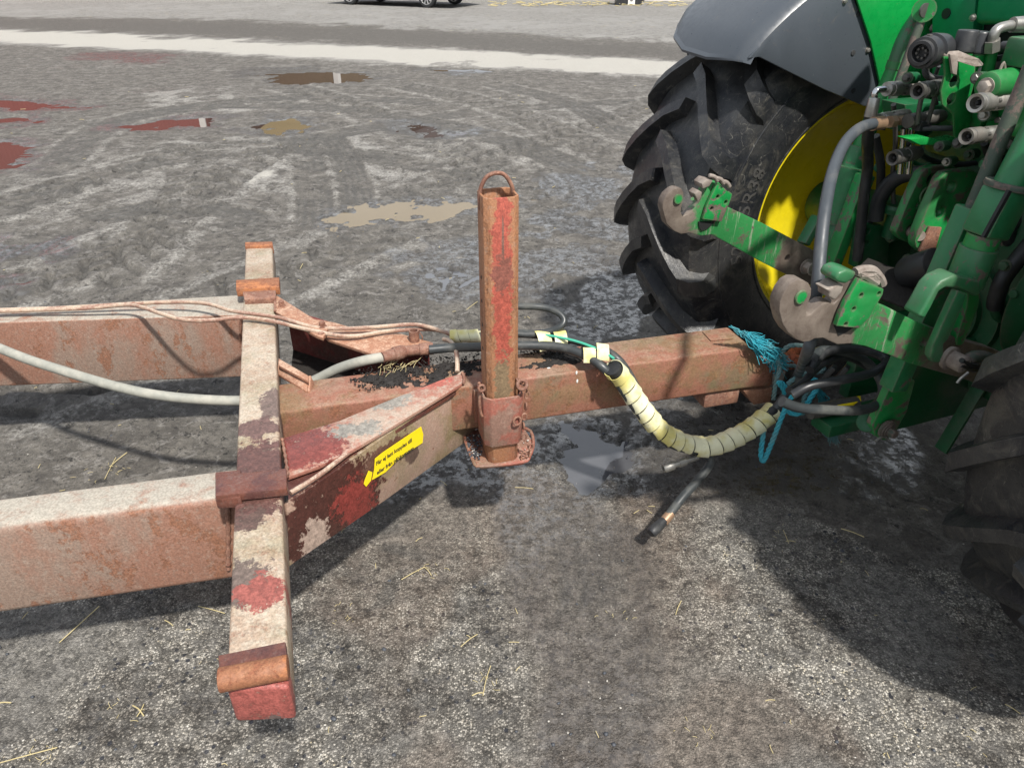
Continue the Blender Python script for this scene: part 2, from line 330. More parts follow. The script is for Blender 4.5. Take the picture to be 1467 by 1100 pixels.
M['carpaint'] = plain('dark_silver_car_paint', (.16, .16, .17), .25, .6, var=.05, bump=0)
M['alloy'] = plain('alloy', (.7, .7, .7), .3, .7, var=.05, bump=0)
M['glass'] = plain('dark_glass', (.02, .025, .03), .06, var=.05, bump=0)
M['white'] = plain('white_board_paint', (.75, .74, .70), .6, var=.08)
M['redlamp'] = plain('red_lamp_plastic', (.5, .02, .02), .2, var=.05, bump=0)
def mk_barn():
    s = NT('red_barn_boards'); w = s.n('ShaderNodeTexWave'); w.inputs['Scale'].default_value = 1.6; s.put(w.inputs['Vector'], s.P)
    return s.done(s.mix(s.noise(2, 6), (.20, .038, .034), (.27, .058, .05)), .8, s.bump(w.outputs['Fac'], .4, .02))
M['barn'] = mk_barn()
M['brownwall'] = plain('brown_wall', (.13, .10, .055), .8, nsc=3)
M['roof'] = plain('roof_sheet', (.10, .10, .10), .6, nsc=3)

# ---------------------------------------------------------------- ground
def lattice(x, y, seed):
    t = np.random.default_rng(seed).random((256, 256)); xi = np.floor(x).astype(int); yi = np.floor(y).astype(int)
    fx = x-xi; fy = y-yi; fx = fx*fx*fx*(fx*(fx*6-15)+10); fy = fy*fy*fy*(fy*(fy*6-15)+10)
    a = t[xi % 256, yi % 256]; b = t[(xi+1) % 256, yi % 256]; c = t[xi % 256, (yi+1) % 256]; d = t[(xi+1) % 256, (yi+1) % 256]
    return (a*(1-fx)+b*fx)*(1-fy)+(c*(1-fx)+d*fx)*fy
def fbm(x, y, f, o, seed, g=.5):
    r = 0; a = 1; tot = 0
    for i in range(o):
        ca, sa = math.cos(i*1.3+.4), math.sin(i*1.3+.4)
        r = r+a*lattice((x*ca-y*sa)*f+i*17.3, (x*sa+y*ca)*f+i*9.1, seed+i); tot += a; a *= g; f *= 2.03
    return r/tot
def step(v, a, b):
    t = np.clip((v-a)/(b-a), 0, 1); return t*t*(3-2*t)
def sdf(x, y, poly):
    """signed distance to a polygon, negative inside"""
    d = np.full(x.shape, 1e9); ins = np.zeros(x.shape, bool); n = len(poly)
    for i in range(n):
        (ax, ay), (bx, by) = poly[i], poly[(i+1) % n]; ex, ey = bx-ax, by-ay
        t = np.clip(((x-ax)*ex+(y-ay)*ey)/(ex*ex+ey*ey), 0, 1)
        d = np.minimum(d, np.hypot(x-ax-t*ex, y-ay-t*ey))
        c = ((ay > y) != (by > y)) & (x < (bx-ax)*(y-ay)/((by-ay) if by != ay else 1e-9)+ax); ins ^= c
    return np.where(ins, -d, d)
def wpoly(px): return [(G(u, v).x, G(u, v).y) for u, v in px]
PUD = [  # outline in the picture, depth
    ([(368,101),(400,98),(470,102),(548,108),(520,117),(420,121),(385,111)], 'brown puddle with a pale streak, farthest large puddle left of the jack'),
    ([(150,184),(210,178),(280,168),(325,170),(300,182),(200,188)], 'long narrow puddle mirroring the red barn'),
    ([(350,187),(410,172),(468,175),(450,183),(410,190)], 'small ragged olive puddle behind the two tyre ruts'),
    ([(465,317),(500,297),(600,288),(690,290),(720,298),(640,306),(560,315),(490,322)], 'milky brown puddle directly left of the jack post'),
    ([(-60,140),(60,145),(128,150),(100,156),(30,157),(-60,152)], 'thin red mirroring puddle, farthest at the left edge'),
    ([(-60,168),(30,169),(32,177),(-60,181)], 'tiny red mirroring puddle between two others at the left edge'),
    ([(-60,205),(0,205),(50,212),(35,222),(20,242),(-60,246)], 'largest red mirroring puddle at the left edge'),
    ([(115,77),(180,76),(245,80),(230,87),(130,84)], 'narrow white mirroring puddle beside the pale gravel track'),
    ([(615,98),(660,96),(705,100),(690,104),(630,103)], 'smallest pale puddle near the gravel track'),
    ([(800,606),(860,614),(900,640),(885,684),(830,694),(785,662)], 'clear puddle mirroring the sky right of the jack foot'),
    ([(560,177),(600,178),(668,190),(640,194),(600,187)], 'thin red tinted puddle behind the jack post'),
    ([(590,392),(680,374),(775,366),(775,392),(700,404),(630,416)], 'shallow puddle cut by tyre ridges behind the jack post'),
]
def make_ground():
    ys = [-300, -60, -15, -4, -1, 0, .25]; y = .3
    while y < 330: ys.append(y); y += max(.0135, .0062*(y+.35))
    xs = [0.]; x = 0
    while x < 330: x += max(.0145, .0145*(x-1.7)); xs.append(x)
    xs = np.array([-a for a in xs[:0:-1]]+xs); ys = np.array(ys)
    X, Y = np.meshgrid(xs, ys); X0, Y0 = X.ravel(), Y.ravel()
    wx = fbm(X0, Y0, 1.7, 4, 3)-.5; wy = fbm(X0, Y0, 1.7, 4, 13)-.5; dist = np.hypot(X0, Y0)
    amp = np.clip(dist*.10, .12, 2.)
    Xw, Yw = X0+wx*amp, Y0+wy*amp
    zone = lambda px, soft, a=1.: step(sdf(X0+wx*amp*a, Y0+wy*amp*a, wpoly(px)), soft, -soft)
    near = zone([(-400,850),(0,825),(420,770),(600,740),(700,660),(1000,690),(1140,750),(1800,900),(1900,1700),(-900,1700)], .22, 1.2)
    road = zone([(-300,28),(0,42),(250,50),(480,62),(980,86),(1300,100),(1300,128),(980,112),(760,102),(400,84),(0,61),(-300,45)], .5, .35)
    band = zone([(-300,14),(0,27),(300,30),(620,45),(980,70),(1300,90),(1300,100),(980,84),(480,60),(0,40),(-300,28)], .9, .9)
    far = step(Y0, 15.5, 20.)*(1-road)*(1-band)
    trail = zone([(690,650),(800,690),(930,760),(960,900),(950,1200),(735,1200),(770,960),(715,830)], .09, .5)
    trail2 = zone([(860,690),(960,700),(1060,900),(1050,1100),(960,1100),(920,850)], .10, 1.)
    wetR = zone([(740,250),(900,230),(1000,300),(1000,520),(800,520),(750,420)], .35, 1.4)
    wetL = zone([(-200,330),(60,345),(110,380),(60,430),(-200,440)], .3, 1.4)
    wetM = zone([(520,360),(700,330),(800,370),(790,430),(600,430)], .25, 1.4)
    wetB = zone([(420,620),(700,560),(1100,560),(1300,620),(1300,720),(1000,720),(820,770),(640,700),(520,760),(420,800)], .2, .8)
    n1 = fbm(X0, Y0, .55, 5, 31); n2 = fbm(X0, Y0, 2.6, 5, 41); n3 = fbm(X0, Y0, 9, 4, 51, .6)
    h = (fbm(X0, Y0, .35, 3, 61)-.5)*.03+(n2-.5)*.016+(n3-.5)*.012*(1-.4*near)
    h += (fbm(X0, Y0, 30, 3, 71, .6)-.5)*.006*np.clip(2-dist/6, 0, 1)*(1-.55*near)
    trk = np.zeros_like(h); rutd = np.zeros_like(h); berm = np.zeros_like(h)
    def track(px, w, pitch, depth, chev=.8, car=False, press=.006):
        nonlocal h, trk, rutd, berm
        P = smoothpath([G(u, v) for u, v in px], 6); best = np.full(X0.shape, 1e9); S_ = np.zeros_like(h); Tq = np.zeros_like(h); acc = 0
        for a, b in zip(P, P[1:]):
            ex, ey = b.x-a.x, b.y-a.y; ln = math.hypot(ex, ey)
            if ln < 1e-6: continue
            t = np.clip(((X0-a.x)*ex+(Y0-a.y)*ey)/ln**2, 0, 1); dx, dy = X0-a.x-t*ex, Y0-a.y-t*ey; d = np.hypot(dx, dy)
            m = d < best; sg = np.sign(ex*dy-ey*dx); best = np.where(m, d, best); S_ = np.where(m, acc+t*ln, S_); Tq = np.where(m, d*sg, Tq); acc += ln
        e = 1-step(best, w*.42, w*.55); fade = step(S_, 0, .4)*(1-step(S_, acc-.5, acc))
        e = e*fade*step(n2, .30, .48)
        if car: pat = .5+.5*np.sin(Tq/w*2*PI*4.5)
        else:
            ph = (S_+np.abs(Tq)*chev)/pitch+(Tq > 0)*.5; ph = ph-np.floor(ph); pat = step(np.abs(ph-.5), .10, .16)
        pat = pat*(.55+.9*n1)
        h = h+e*(-press+depth*(pat-.5)); trk = np.maximum(trk, e*np.clip(1.0-.85*pat, 0, 1)*(1 if car else .9)); rutd = np.maximum(rutd, e if car else e*.45)
        berm = np.maximum(berm, fade*(step(best, w*.46, w*.58)*(1-step(best, w*.66, w*.95))+.45*e*pat*(not car))*(.35+.65*n3))
        h = h+(step(best, w*.45, w*.56)*(1-step(best, w*.56, w*.72)))*fade*.008*n2*2
    track([(-150,470),(60,400),(200,340),(330,250),(420,200)], .55, .26, .045)
    track([(-200,330),(0,300),(150,250),(300,215),(500,200)], .55, .26, .038)
    track([(-100,600),(150,520),(330,430),(480,360),(600,310)], .6, .27, .048, -.8)
    track([(100,430),(230,330),(280,250),(270,200)], .5, .24, .036)
    track([(430,190),(442,230),(452,290),(450,340)], .30, .1, .010, car=True)
    track([(465,188),(490,220),(510,270),(515,330)], .30, .1, .010, car=True)
    track([(400,120),(520,160),(700,240),(860,330),(950,420)], .55, .24, .030)
    track([(560,120),(700,150),(820,200),(950,260)], .5, .24, .028)
    track([(980,130),(860,180),(700,230),(560,300),(470,380)], .5, .24, .030)
    track([(550,420),(640,395),(740,400),(860,440)], .45, .2, .028)
    for q in ([(0,300),(200,238),(420,218),(620,240),(760,300)], [(100,185),(320,152),(560,165),(800,230),(900,330)], [(980,142),(800,152),(600,172),(380,215)], [(60,260),(180,170),(420,140),(640,150)], [(700,120),(820,150),(900,200)], [(-50,400),(120,320),(260,300),(400,330)]):
        track(q, .42, .13, .012, car=True, press=.002)
    track([(420,850),(520,835),(620,800),(720,790)], .28, .24, .004)
    track([(760,1100),(830,960),(860,850),(830,740)], .3, .1, .003, car=True)
    flat = np.ones_like(h); pool = np.zeros_like(h)
    for px, _ in PUD:
        P = wpoly(px); cx, cy = np.mean(P, 0); far_ = min(1.5, .035*cy)
        d = sdf(X0+wx*amp*.5+(n3-.5)*.14*max(.4, cy*.14), Y0+wy*amp*.6+(n2-.5)*.12*max(.5, cy*.28), P)
        sz = max(.05, .028*cy); d = d+(n3-.5)*sz*(3.2 if cy < 6 else 1.5); m = step(d, sz*.8, -sz*.8); rid = 'ridges' in _
        wt = step(d, sz*4, 0); h = h*(1-(.2 if rid else .85)*wt)-(.014 if rid else .022)*m; pool = np.maximum(pool, (.9 if rid or 'clear' in _ else .55)*step(d+(n2-.5)*sz*3, sz*1.6, 0))
    h = np.where(dist > 14, h*.5, h); h = np.where(pool > .02, h, np.maximum(h, -.02))
    wet = np.clip(np.maximum.reduce([pool, wetR*.95*step(n2, .34, .52), wetL*.95*step(n2, .36, .54), wetM*.95*step(n2, .36, .52), wetB*.95*step(n2, .30, .50), trail*.70, step(n1, .56, .68)*.35*(1-far)]), 0, 1)
    wet *= (1-road)*(1-far*.9); wet = np.maximum(wet, band*.15)
    lite = np.clip(road*1.+far*.72+.38*step(n1, .52, .62)*step(n2, .42, .6)*(1-near)*(Y0 > 2.4)*(1-wetR*.6), 0, 1)
    lite = np.maximum(lite, berm*.80*(1-near)*(1-.7*wetR))
    for px, am in (([(215,130),(300,123),(385,150),(360,166),(250,166),(215,150)], .7), ([(250,203),(272,203),(425,265),(410,278),(330,248)], .95), ([(290,198),(400,192),(418,245),(380,242)], .8), ([(446,193),(460,193),(478,265),(455,262)], 1.), ([(500,193),(512,193),(545,262),(525,272)], .9),
                   ([(120,250),(240,232),(330,290),(300,302),(180,290)], .6), ([(590,196),(700,205),(620,245),(560,215)], .7), ([(760,140),(900,170),(880,180),(740,155)], .6), ([(640,250),(720,210),(735,218),(600,290)], .7), ([(0,240),(120,225),(100,320),(0,330)], .5), ([(870,240),(930,250),(890,330),(860,300)], .6)):
        lite = np.maximum(lite, am*step(sdf(Xw, Yw, wpoly(px)), .25, -.12)*step(n2+.4*n3, .52, .72))
    lite *= (1-band)*(1-.6*pool)*(1-np.clip(rutd, 0, 1)*.85*(1-road))
    lite = np.maximum(lite, .22*near)
    brown = np.clip(trail*.7+trail2*.45+near*step(fbm(X0, Y0, 1.9, 4, 81), .52, .66)*.85, 0, 1)
    smooth = np.clip(np.maximum(trail*.7, near*step(fbm(X0, Y0, 1.5, 5, 91), .50, .60)*.8), 0, 1)
    V = np.stack([X0, Y0, h], 1); nx, ny = len(xs), len(ys)
    i = np.arange(ny-1)[:, None]*nx+np.arange(nx-1)[None]; i = i.ravel(); F = np.stack([i, i+1, i+nx+1, i+nx], 1)
    o = npmesh('ground', V, F, mk_ground(), smooth=True, kind='structure')
    for nm, ar in (('near', near), ('wet', wet), ('lite', lite), ('brown', brown), ('band', band), ('sm', smooth), ('trk', trk), ('far', far)):
        at = o.data.attributes.new(nm, 'FLOAT', 'POINT'); at.data.foreach_set('value', ar.astype(np.float32))
def mk_ground():
    s = NT('yard_mud_and_gravel'); A = s.attr; near, wet, lite, brown, band, sm, trk, far = [A(k) for k in ('near', 'wet', 'lite', 'brown', 'band', 'sm', 'trk', 'far')]
    cr = s.vor(7, s.vm('ADD', s.P, s.vm('MULTIPLY', s.n('ShaderNodeTexNoise').outputs['Color'], (.2, .2, 0)).outputs[0]).outputs[0], feat='DISTANCE_TO_EDGE')
    pit = s.m('MULTIPLY', s.ss(s.noise(17, 10, .82, dis=.5), .575, .60), s.m('SUBTRACT', 1., near)); pit2 = s.ss(s.noise(75, 6, .8), .59, .62)
    n_lo = s.noise(.9, 8, .6); n_mid = s.noise(6, 9, .7); n_hi = s.noise(48, 7, .75); n_vh = s.noise(190, 4, .8)
    dirf = s.noise(9, 9, .78, dis=1.2)
    mud = s.mix(s.ss(n_mid, .36, .64), (.076, .069, .060), (.150, .138, .120))
    mud = s.mix(s.m('MULTIPLY', s.ss(dirf, .52, .60), .55), mud, (.27, .255, .235))
    mud = s.mix(s.m('MULTIPLY', pit, .85), mud, (.022, .021, .02)); mud = s.mix(s.m('MULTIPLY', pit2, .75), mud, (.03, .029, .028)); mud = s.mix(s.m('MULTIPLY', s.ss(n_hi, .56, .60), .55), mud, (.045, .043, .041))
    mud = s.mix(s.m('MULTIPLY', s.ss(n_vh, .60, .70), .5), mud, (.36, .34, .31))
    li = s.mix(s.ss(n_hi, .35, .65), s.mix(far, (.24, .23, .21), (.22, .215, .205)), s.mix(far, (.44, .425, .39), (.38, .37, .345)))
    li = s.mix(s.m('MULTIPLY', s.ss(n_vh, .55, .65), .5), li, (.10, .095, .09))
    c = s.mix(s.m('MULTIPLY', s.ss(s.m('ADD', lite, s.m('ADD', s.m('MULTIPLY', s.m('SUBTRACT', n_mid, .5), 1.1), s.m('MULTIPLY', s.m('SUBTRACT', n_hi, .5), 1.3))), .25, .95), .72), mud, li)
    # worn aggregate near the camera: pale grit in dark binder, a scatter of black stones
    v1 = s.n('ShaderNodeTexVoronoi'); s.put(v1.inputs['Vector'], s.P); v1.inputs['Scale'].default_value = 165
    v2 = s.n('ShaderNodeTexVoronoi'); s.put(v2.inputs['Vector'], s.P); v2.inputs['Scale'].default_value = 62
    sp = s.n('ShaderNodeSeparateColor'); s.put(sp.inputs[0], v1.outputs['Color']); sp2 = s.n('ShaderNodeSeparateColor'); s.put(sp2.inputs[0], v2.outputs['Color'])
    pale = s.m('MULTIPLY', s.ss(s.m('ADD', sp.outputs[0], s.m('MULTIPLY', s.m('SUBTRACT', s.noise(19, 7, .7), .5), 1.7)), .40, .56), s.ss(v1.outputs['Distance'], .62, .48))
    agc = s.mix(sp.outputs[1], (.28, .26, .23), (.64, .61, .55))
    agg = s.mix(pale, s.mix(n_hi, (.085, .08, .072), (.21, .20, .18)), agc)
    agg = s.mix(1., agg, s.mix(s.ss(s.m('ADD', s.m('MULTIPLY', s.noise(3.2, 8, .68), .6), s.m('MULTIPLY', s.noise(12, 8, .7), .4)), .40, .58), (.40, .38, .36), (1.2, 1.19, 1.15)), 'MULTIPLY')
    agg = s.mix(s.m('MULTIPLY', s.ss(sp2.outputs[0], .93, .94), s.ss(v2.outputs['Distance'], .45, .40)), agg, (.03, .032, .04))
    agg = s.mix(s.m('MULTIPLY', s.ss(s.noise(14, 8, .7), .46, .60), .55), agg, (.10, .096, .09))
    agg = s.mix(s.m('MULTIPLY', sm, s.ss(n_hi, .70, .42, .45, .92)), agg, s.mix(n_hi, (.11, .104, .094), (.24, .228, .205)))
    c = s.mix(s.ss(s.m('ADD', near, s.m('MULTIPLY', s.m('SUBTRACT', n_mid, .5), .7)), .35, .6), c, agg)
    c = s.mix(s.m('MULTIPLY', brown, .42), c, s.mix(n_hi, (.07, .05, .035), (.22, .155, .11)))
    c = s.mix(s.m('MULTIPLY', band, s.ss(n_mid, .7, .4, .55, .97)), c, s.mix(n_hi, (.05, .045, .04), (.13, .12, .105)))
    c = s.mix(s.m('MULTIPLY', trk, s.ss(n_mid, .7, .4, .60, .95)), c, s.mix(n_hi, (.045, .043, .04), (.12, .115, .105)))  # damp tracks, with groove shading painted darker than the relief gives
    st = s.ss(s.noise(5, 9, .8, None), .58, .66); c = s.mix(s.m('MULTIPLY', s.m('MULTIPLY', far, st), s.ss(n_lo, .48, .6)), c, (.52, .43, .20))
    ov = s.m('ADD', s.m('MULTIPLY', s.noise(28, 8, .8), .6), s.m('MULTIPLY', s.noise(110, 5, .85), .4)); gv = s.ss(ov, .40, .62, .14, .86); cg = s.n('ShaderNodeCombineColor')
    for k in range(3): s.put(cg.inputs[k], gv)
    c = s.mix(s.m('ADD', .38, s.m('MULTIPLY', near, .47)), c, cg.outputs[0], 'OVERLAY')
    rd = s.m('MULTIPLY', s.m('MULTIPLY', s.ss(lite, .80, .97), s.m('SUBTRACT', 1., far)), s.m('SUBTRACT', 1., near)); c = s.mix(s.m('MULTIPLY', rd, .8), c, s.mix(s.ss(n_hi, .3, .7), (.33, .315, .28), (.50, .48, .43)))
    w2 = s.ss(s.m('ADD', wet, s.m('MULTIPLY', s.m('SUBTRACT', n_mid, .5), .55)), .30, .62)
    c = s.mix(w2, c, s.mix(.45, c, (.03, .028, .027)))
    film = s.m('MULTIPLY', w2, s.ss(s.m('ADD', s.m('MULTIPLY', s.noise(16, 8, .75), .6), s.m('MULTIPLY', n_hi, .4)), .53, .46))
    rr = s.m('SUBTRACT', .86, s.m('MULTIPLY', w2, .30)); rr = s.m('SUBTRACT', rr, s.m('MULTIPLY', film, .38))
    hh = s.m('ADD', s.m('MULTIPLY', n_hi, .55), s.m('MULTIPLY', n_vh, .35)); hh = s.m('ADD', hh, s.m('MULTIPLY', s.m('MULTIPLY', v1.outputs['Distance'], near), -.35))
    hh = s.m('ADD', hh, s.m('MULTIPLY', n_mid, .6)); hh = s.m('SUBTRACT', hh, s.m('MULTIPLY', s.m('ADD', pit, s.m('MULTIPLY', pit2, .5)), .5))
    bs = s.m('SUBTRACT', .85, s.m('MULTIPLY', film, .65))
    s.put(s.b.inputs['Coat Weight'], film); s.put(s.b.inputs['Coat Roughness'], s.m('ADD', .03, s.m('MULTIPLY', n_mid, .15))); s.b.inputs['Coat IOR'].default_value = 1.6
    s.put(s.b.inputs['Coat Normal'], s.bump(s.m('ADD', n_mid, s.m('MULTIPLY', n_hi, .3)), .35, .012))
    return s.done(c, rr, s.bump(hh, bs, .018))
make_ground()
def mk_water():
    s = NT('murky_water'); c = s.mix(s.noise(.8, 4), (.15, .115, .065), (.22, .17, .10))
    return s.done(c, .015, s.bump(s.noise(9, 3), .03, .004), IOR=1.36)
M['water'] = mk_water()
def mk_dark_water():
    s = NT('dark_puddle_water'); return s.done(s.mix(s.noise(.8, 4), (.045, .03, .026), (.075, .05, .042)), .015, s.bump(s.noise(9, 3), .03, .004), IOR=1.6)
M['dark_water'] = mk_dark_water()
def mk_sky_tinted():
    s = NT('sky_tinted_puddle_water'); c = s.mix(s.noise(5, 5), (.06, .062, .07), (.11, .113, .12)); return s.done(c, .02, s.bump(s.noise(14, 3), .05, .004), IOR=1.75)  # grey-blue base colour paints in part of the mirrored sky
M['sky_tinted_water'] = mk_sky_tinted()
for PI_, (px, lab) in enumerate(PUD):
    P = wpoly(px); cx, cy = sum(p[0] for p in P)/len(P), sum(p[1] for p in P)/len(P)
    bm = NB(); k = .03*cy+.05
    vs = []
    for x, y in P:
        d = math.hypot(x-cx, y-cy); f = (d+k*1.8+.05)/d; vs.append(bm.verts.new((cx+(x-cx)*f, cy+(y-cy)*f, -.0115-.0004*PI_)))
    bm.faces.new(vs)
    build('puddle', bm, M['sky_tinted_water' if 'clear' in lab or 'ridges' in lab else 'dark_water' if ' red' in lab or 'white' in lab or 'pale' in lab else 'water'], kind='structure', label=lab)

# ---------------------------------------------------------------- buildings beyond the yard
def building(name, a, b, hgt, depth, wmat, label, roofh=2.5, board=True, win=3):
    a, b = Vector(a), Vector(b); d = (b-a); ln = d.length; ang = math.degrees(math.atan2(d.y, d.x))
    o = empty(name, Matrix.Translation(a) @ Matrix.Rotation(R(ang), 4, 'Z'), label, 'building')
    bm = NB(); box(bm, 0, ln, 0, depth, .35, hgt); build('wall', bm, wmat, o)
    bm = NB(); box(bm, -.03, ln+.03, -.03, depth+.03, -.1, .345); build('foundation', bm, M['stone_l'], o)
    bm = NB(); hexa(bm, [(-.5, -.6, hgt-.1), (ln+.5, -.6, hgt-.1), (ln+.5, depth+.6, hgt-.1), (-.5, depth+.6, hgt-.1)],
        [(-.5, depth/2-.1, hgt+roofh), (ln+.5, depth/2-.1, hgt+roofh), (ln+.5, depth/2+.1, hgt+roofh), (-.5, depth/2+.1, hgt+roofh)]); build('roof', bm, M['roof'], o)
    if board:
        for x in (-.03, ln-.27):
            bm = NB(); box(bm, x, x+.3, -.05, .2, .35, hgt-.02); build('corner_board', bm, M['white'], o)
    for i in range(win):
        x = ln*(i+.5)/win; bm = NB(); box(bm, x-.6, x+.6, -.04, .05, 1.6, 3.0); w = build('window', bm, M['white'], o)
        bm = NB(); box(bm, x-.5, x+.5, -.06, -.03, 1.7, 2.9); build('pane', bm, M['glass'], w)
    return o
def at(u, y): r = ray(u, 20); k = y/r.y; return (r.x*k, y, 0)
building('red_barn', at(-900, 33), at(262, 40), 9.0, 12, M['barn'], 'red boarded barn with white corner boards beyond the yard on the left', win=0)
building('brown_barn', at(283, 47), at(474, 43), 8.5, 12, M['brownwall'], 'brown barn with white corner board beyond the parked car', win=2)
sh = building('storage_shed', at(742, 32.5), at(1010, 31), 3.8, 8, M['dark'], 'storage shed with a pale sill and its shaded opening painted as a dark wall behind the straw strewn gravel', 1.5, True, 0)  # near-black wall colour stands in for the shade of an open interior

# ---------------------------------------------------------------- parked car
def make_car():
    pr, pf = G(613, 11.5), G(503, 7); pr.z = pf.z = 0; d = (pf-pr); wb = d.length
    o = empty('parked_car', Matrix.Translation(pr) @ Matrix.Rotation(math.atan2(d.y, d.x), 4, 'Z'), 'dark silver estate car with multi spoke alloy wheels parked on the gravel', 'car')
    # local: x towards the front wheel, far side of the car is -y (away from camera)
    sc = wb/2.8; H = lambda x, z: (x*sc, z*sc)
    prof = [(-.95, .35), (-.98, .75), (-.85, 1.0), (-.75, 1.42), (1.2, 1.47), (2.15, 1.02), (3.35, .85), (3.6, .60), (3.58, .25), (3.2, .20)]
    def arch(cx): return [(cx+.36*math.cos(t), .31+.36*math.sin(t)) for t in [PI*k/8 for k in range(9)]]
    low = [(3.2, .20)]+arch(2.8)[0:]+[(2.4, .18), (.4, .18)]+arch(0)+[(-.5, .22)]
    pts = prof[:-1]+low
    sgn = -1 if True else 1
    bm = NB(); W_ = 1.78*sc
    plate(bm, [(H(x, z)[0], .06, H(x, z)[1]) for x, z in pts], (0, sgn*W_, 0)); build('body', bm, M['carpaint'], o, bev=.03)
    bm = NB()
    for q in ([(-.6, 1.0), (-.55, 1.36), (.15, 1.40), (.15, 1.0)], [(.22, 1.0), (.22, 1.40), (1.15, 1.40), (1.75, 1.0)]):
        slab(bm, [(x*sc, .065, z*sc) for x, z in q], (0, .01, 0))
    build('side_window', bm, M['glass'], o)
    bm = NB(); box(bm, -.99*sc, -.9*sc, -W_*.9, -.05, .55*sc, .8*sc); build('rear_bumper', bm, M['carpaint'], o, bev=.02)
    bm = NB(); tube(bm, [(-.9*sc, -.8, .3), (-1.1*sc, -.8, .3), (-1.15*sc, -.8, .42)], .025); build('tow_bar', bm, M['black'], o)
    bm = NB(); box(bm, -1.0*sc, -.86*sc, -.2, .05, .7*sc, .9*sc); build('tail_light', bm, M['redlamp'], o)
    for x, y in ((0, 0), (wb, 0), (0, -W_*.86), (wb, -W_*.86)):
        bm = NB(); lathe(bm, (x, y-.12, .335), (0, 1, 0), [(0, .24), (0, .31), (.03, .335), (.17, .335), (.20, .31), (.20, .24), (.12, .23)], 40); w = build('wheel', bm, M['black'], o)
        bm = NB(); lathe(bm, (x, y-.05, .335), (0, 1, 0), [(0, .23), (.03, .235), (.03, .05), (.05, .04)], 32)
        for k in range(10):
            a = k*2*PI/10; beam(bm, (x, y+.07, .335), (x+.22*math.cos(a), y+.075, .335+.22*math.sin(a)), .03, .035, (0, 1, 0))
        torus(bm, (x, y+.075, .335), (0, 1, 0), .235, .012, 32, 6); build('alloy_rim', bm, M['alloy'], w)
make_car()
bc = G(897, 8); o = empty('lettered_crate', Matrix.Translation((bc.x, bc.y, 0)), 'black and white lettered crate standing in front of the dark shed', 'crate')
bm = NB(); box(bm, -.35, .05, 0, .5, 0, 1.0); build('black_side', bm, M['black'], o)
bm = NB(); box(bm, .06, .3, -.02, .5, .02, 1.0); build('white_panel', bm, M['white'], o)
bm = NB(); torus(bm, (.18, -.03, .2), (0, 1, 0), .05, .012); build('letter', bm, M['black'], o)
bm = NB(); box(bm, .32, .55, 0, .5, 0, .9); build('black_side', bm, M['black'], o)
bc = G(940, 5); bm = NB(); hexa(bm, [(-.6, 0, 0), (.7, 0, 0), (.7, 1, 0), (-.6, 1, 0)], [(-1., 0, .8), (.9, 0, .8), (.9, 1, .8), (-1., 1, .8)])
ob = build('white_tub', bm, M['white'], None, bev=.03, label='white slanted tub at the edge of the straw by the shed', cat='tub'); ob.location = (bc.x+.3, bc.y+.8, 0)

# ================================================================ TRACTOR
TR = empty('tractor', L.m, 'green tractor seen from behind with yellow rim, raised lower links and many hose couplers', 'tractor')
def part(name, bm, mat, parent=None, **kw): return build(name, bm, M[mat], parent or TR, **kw)
ly = lambda lat, pts: [L.y(u, v, lat) for u, v in pts]
z4 = lambda pts: [(1100+x*.25, 370+y*.25) for x, y in pts]
zE = lambda pts: [(860+x*.3636, 80+y*.3636) for x, y in pts]
# --- wheels
def carcass_y(Rr):
    return float(np.interp(Rr, [.50, .54, .62, .70, .78, .835, .865], [.235, .262, .285, .285, .272, .25, .2]))
def tyre_bm(sg):
    bm = NB(); half = [(-.225, .505), (-.235, .50), (-.262, .54), (-.278, .58), (-.285, .62), (-.287, .66), (-.285, .70), (-.281, .74), (-.272, .78), (-.25, .835), (-.2, .862), (-.1, .873), (0, .876)]
    prof = half+[(-y, r) for y, r in half[-2::-1]]; rings = []; n = 168
    for k in range(n):
        a = k*2*PI/n; rings.append([bm.verts.new((r*math.cos(a), y, r*math.sin(a))) for y, r in prof])
    for k in range(n):
        A, B = rings[k], rings[(k+1) % n]
        for j in range(len(prof)-1): bm.faces.new((A[j], A[j+1], B[j+1], B[j]))
        bm.faces.new((A[-1], A[0], B[0], B[-1]))
    st = [(-.025, .926, -.025, .862, 0, .024), (.05, .927, .05, .862, .045, .025), (.11, .926, .11, .86, .105, .027), (.17, .922, .165, .855, .17, .029),
          (.225, .914, .21, .845, .235, .031), (.262, .902, .235, .81, .285, .034), (.288, .862, .255, .79, .315, .038), (.297, .80, .272, .745, .335, .043), (.292, .757, .278, .72, .345, .03)]
    N = 20
    for side in (-1, 1):
        for k in range(N):
            a0 = (k+(.5 if side > 0 else 0))*2*PI/N; rows = []
            for ty, tr, by, br, da, w in st:
                a = a0+da; f = w/.9; bw = f*1.55
                rows.append([bm.verts.new((rr*math.cos(aa), side*yy, rr*math.sin(aa))) for aa, yy, rr in
                    ((a-bw, by, br), (a-f, ty, tr), (a+f, ty, tr), (a+bw, by, br))])
            for A, B in zip(rows, rows[1:]):
                for j in range(3): bm.faces.new((A[j], A[j+1], B[j+1], B[j]))
            bm.faces.new(rows[0]); bm.faces.new(rows[-1][::-1])
    # bead ring and raised moulding
    for rr in (.535, .715):
        for sy in (-1, 1): torus(bm, (0, sy*carcass_y(rr), 0), (0, 1, 0), rr, .005, 120, 6)
    return bm
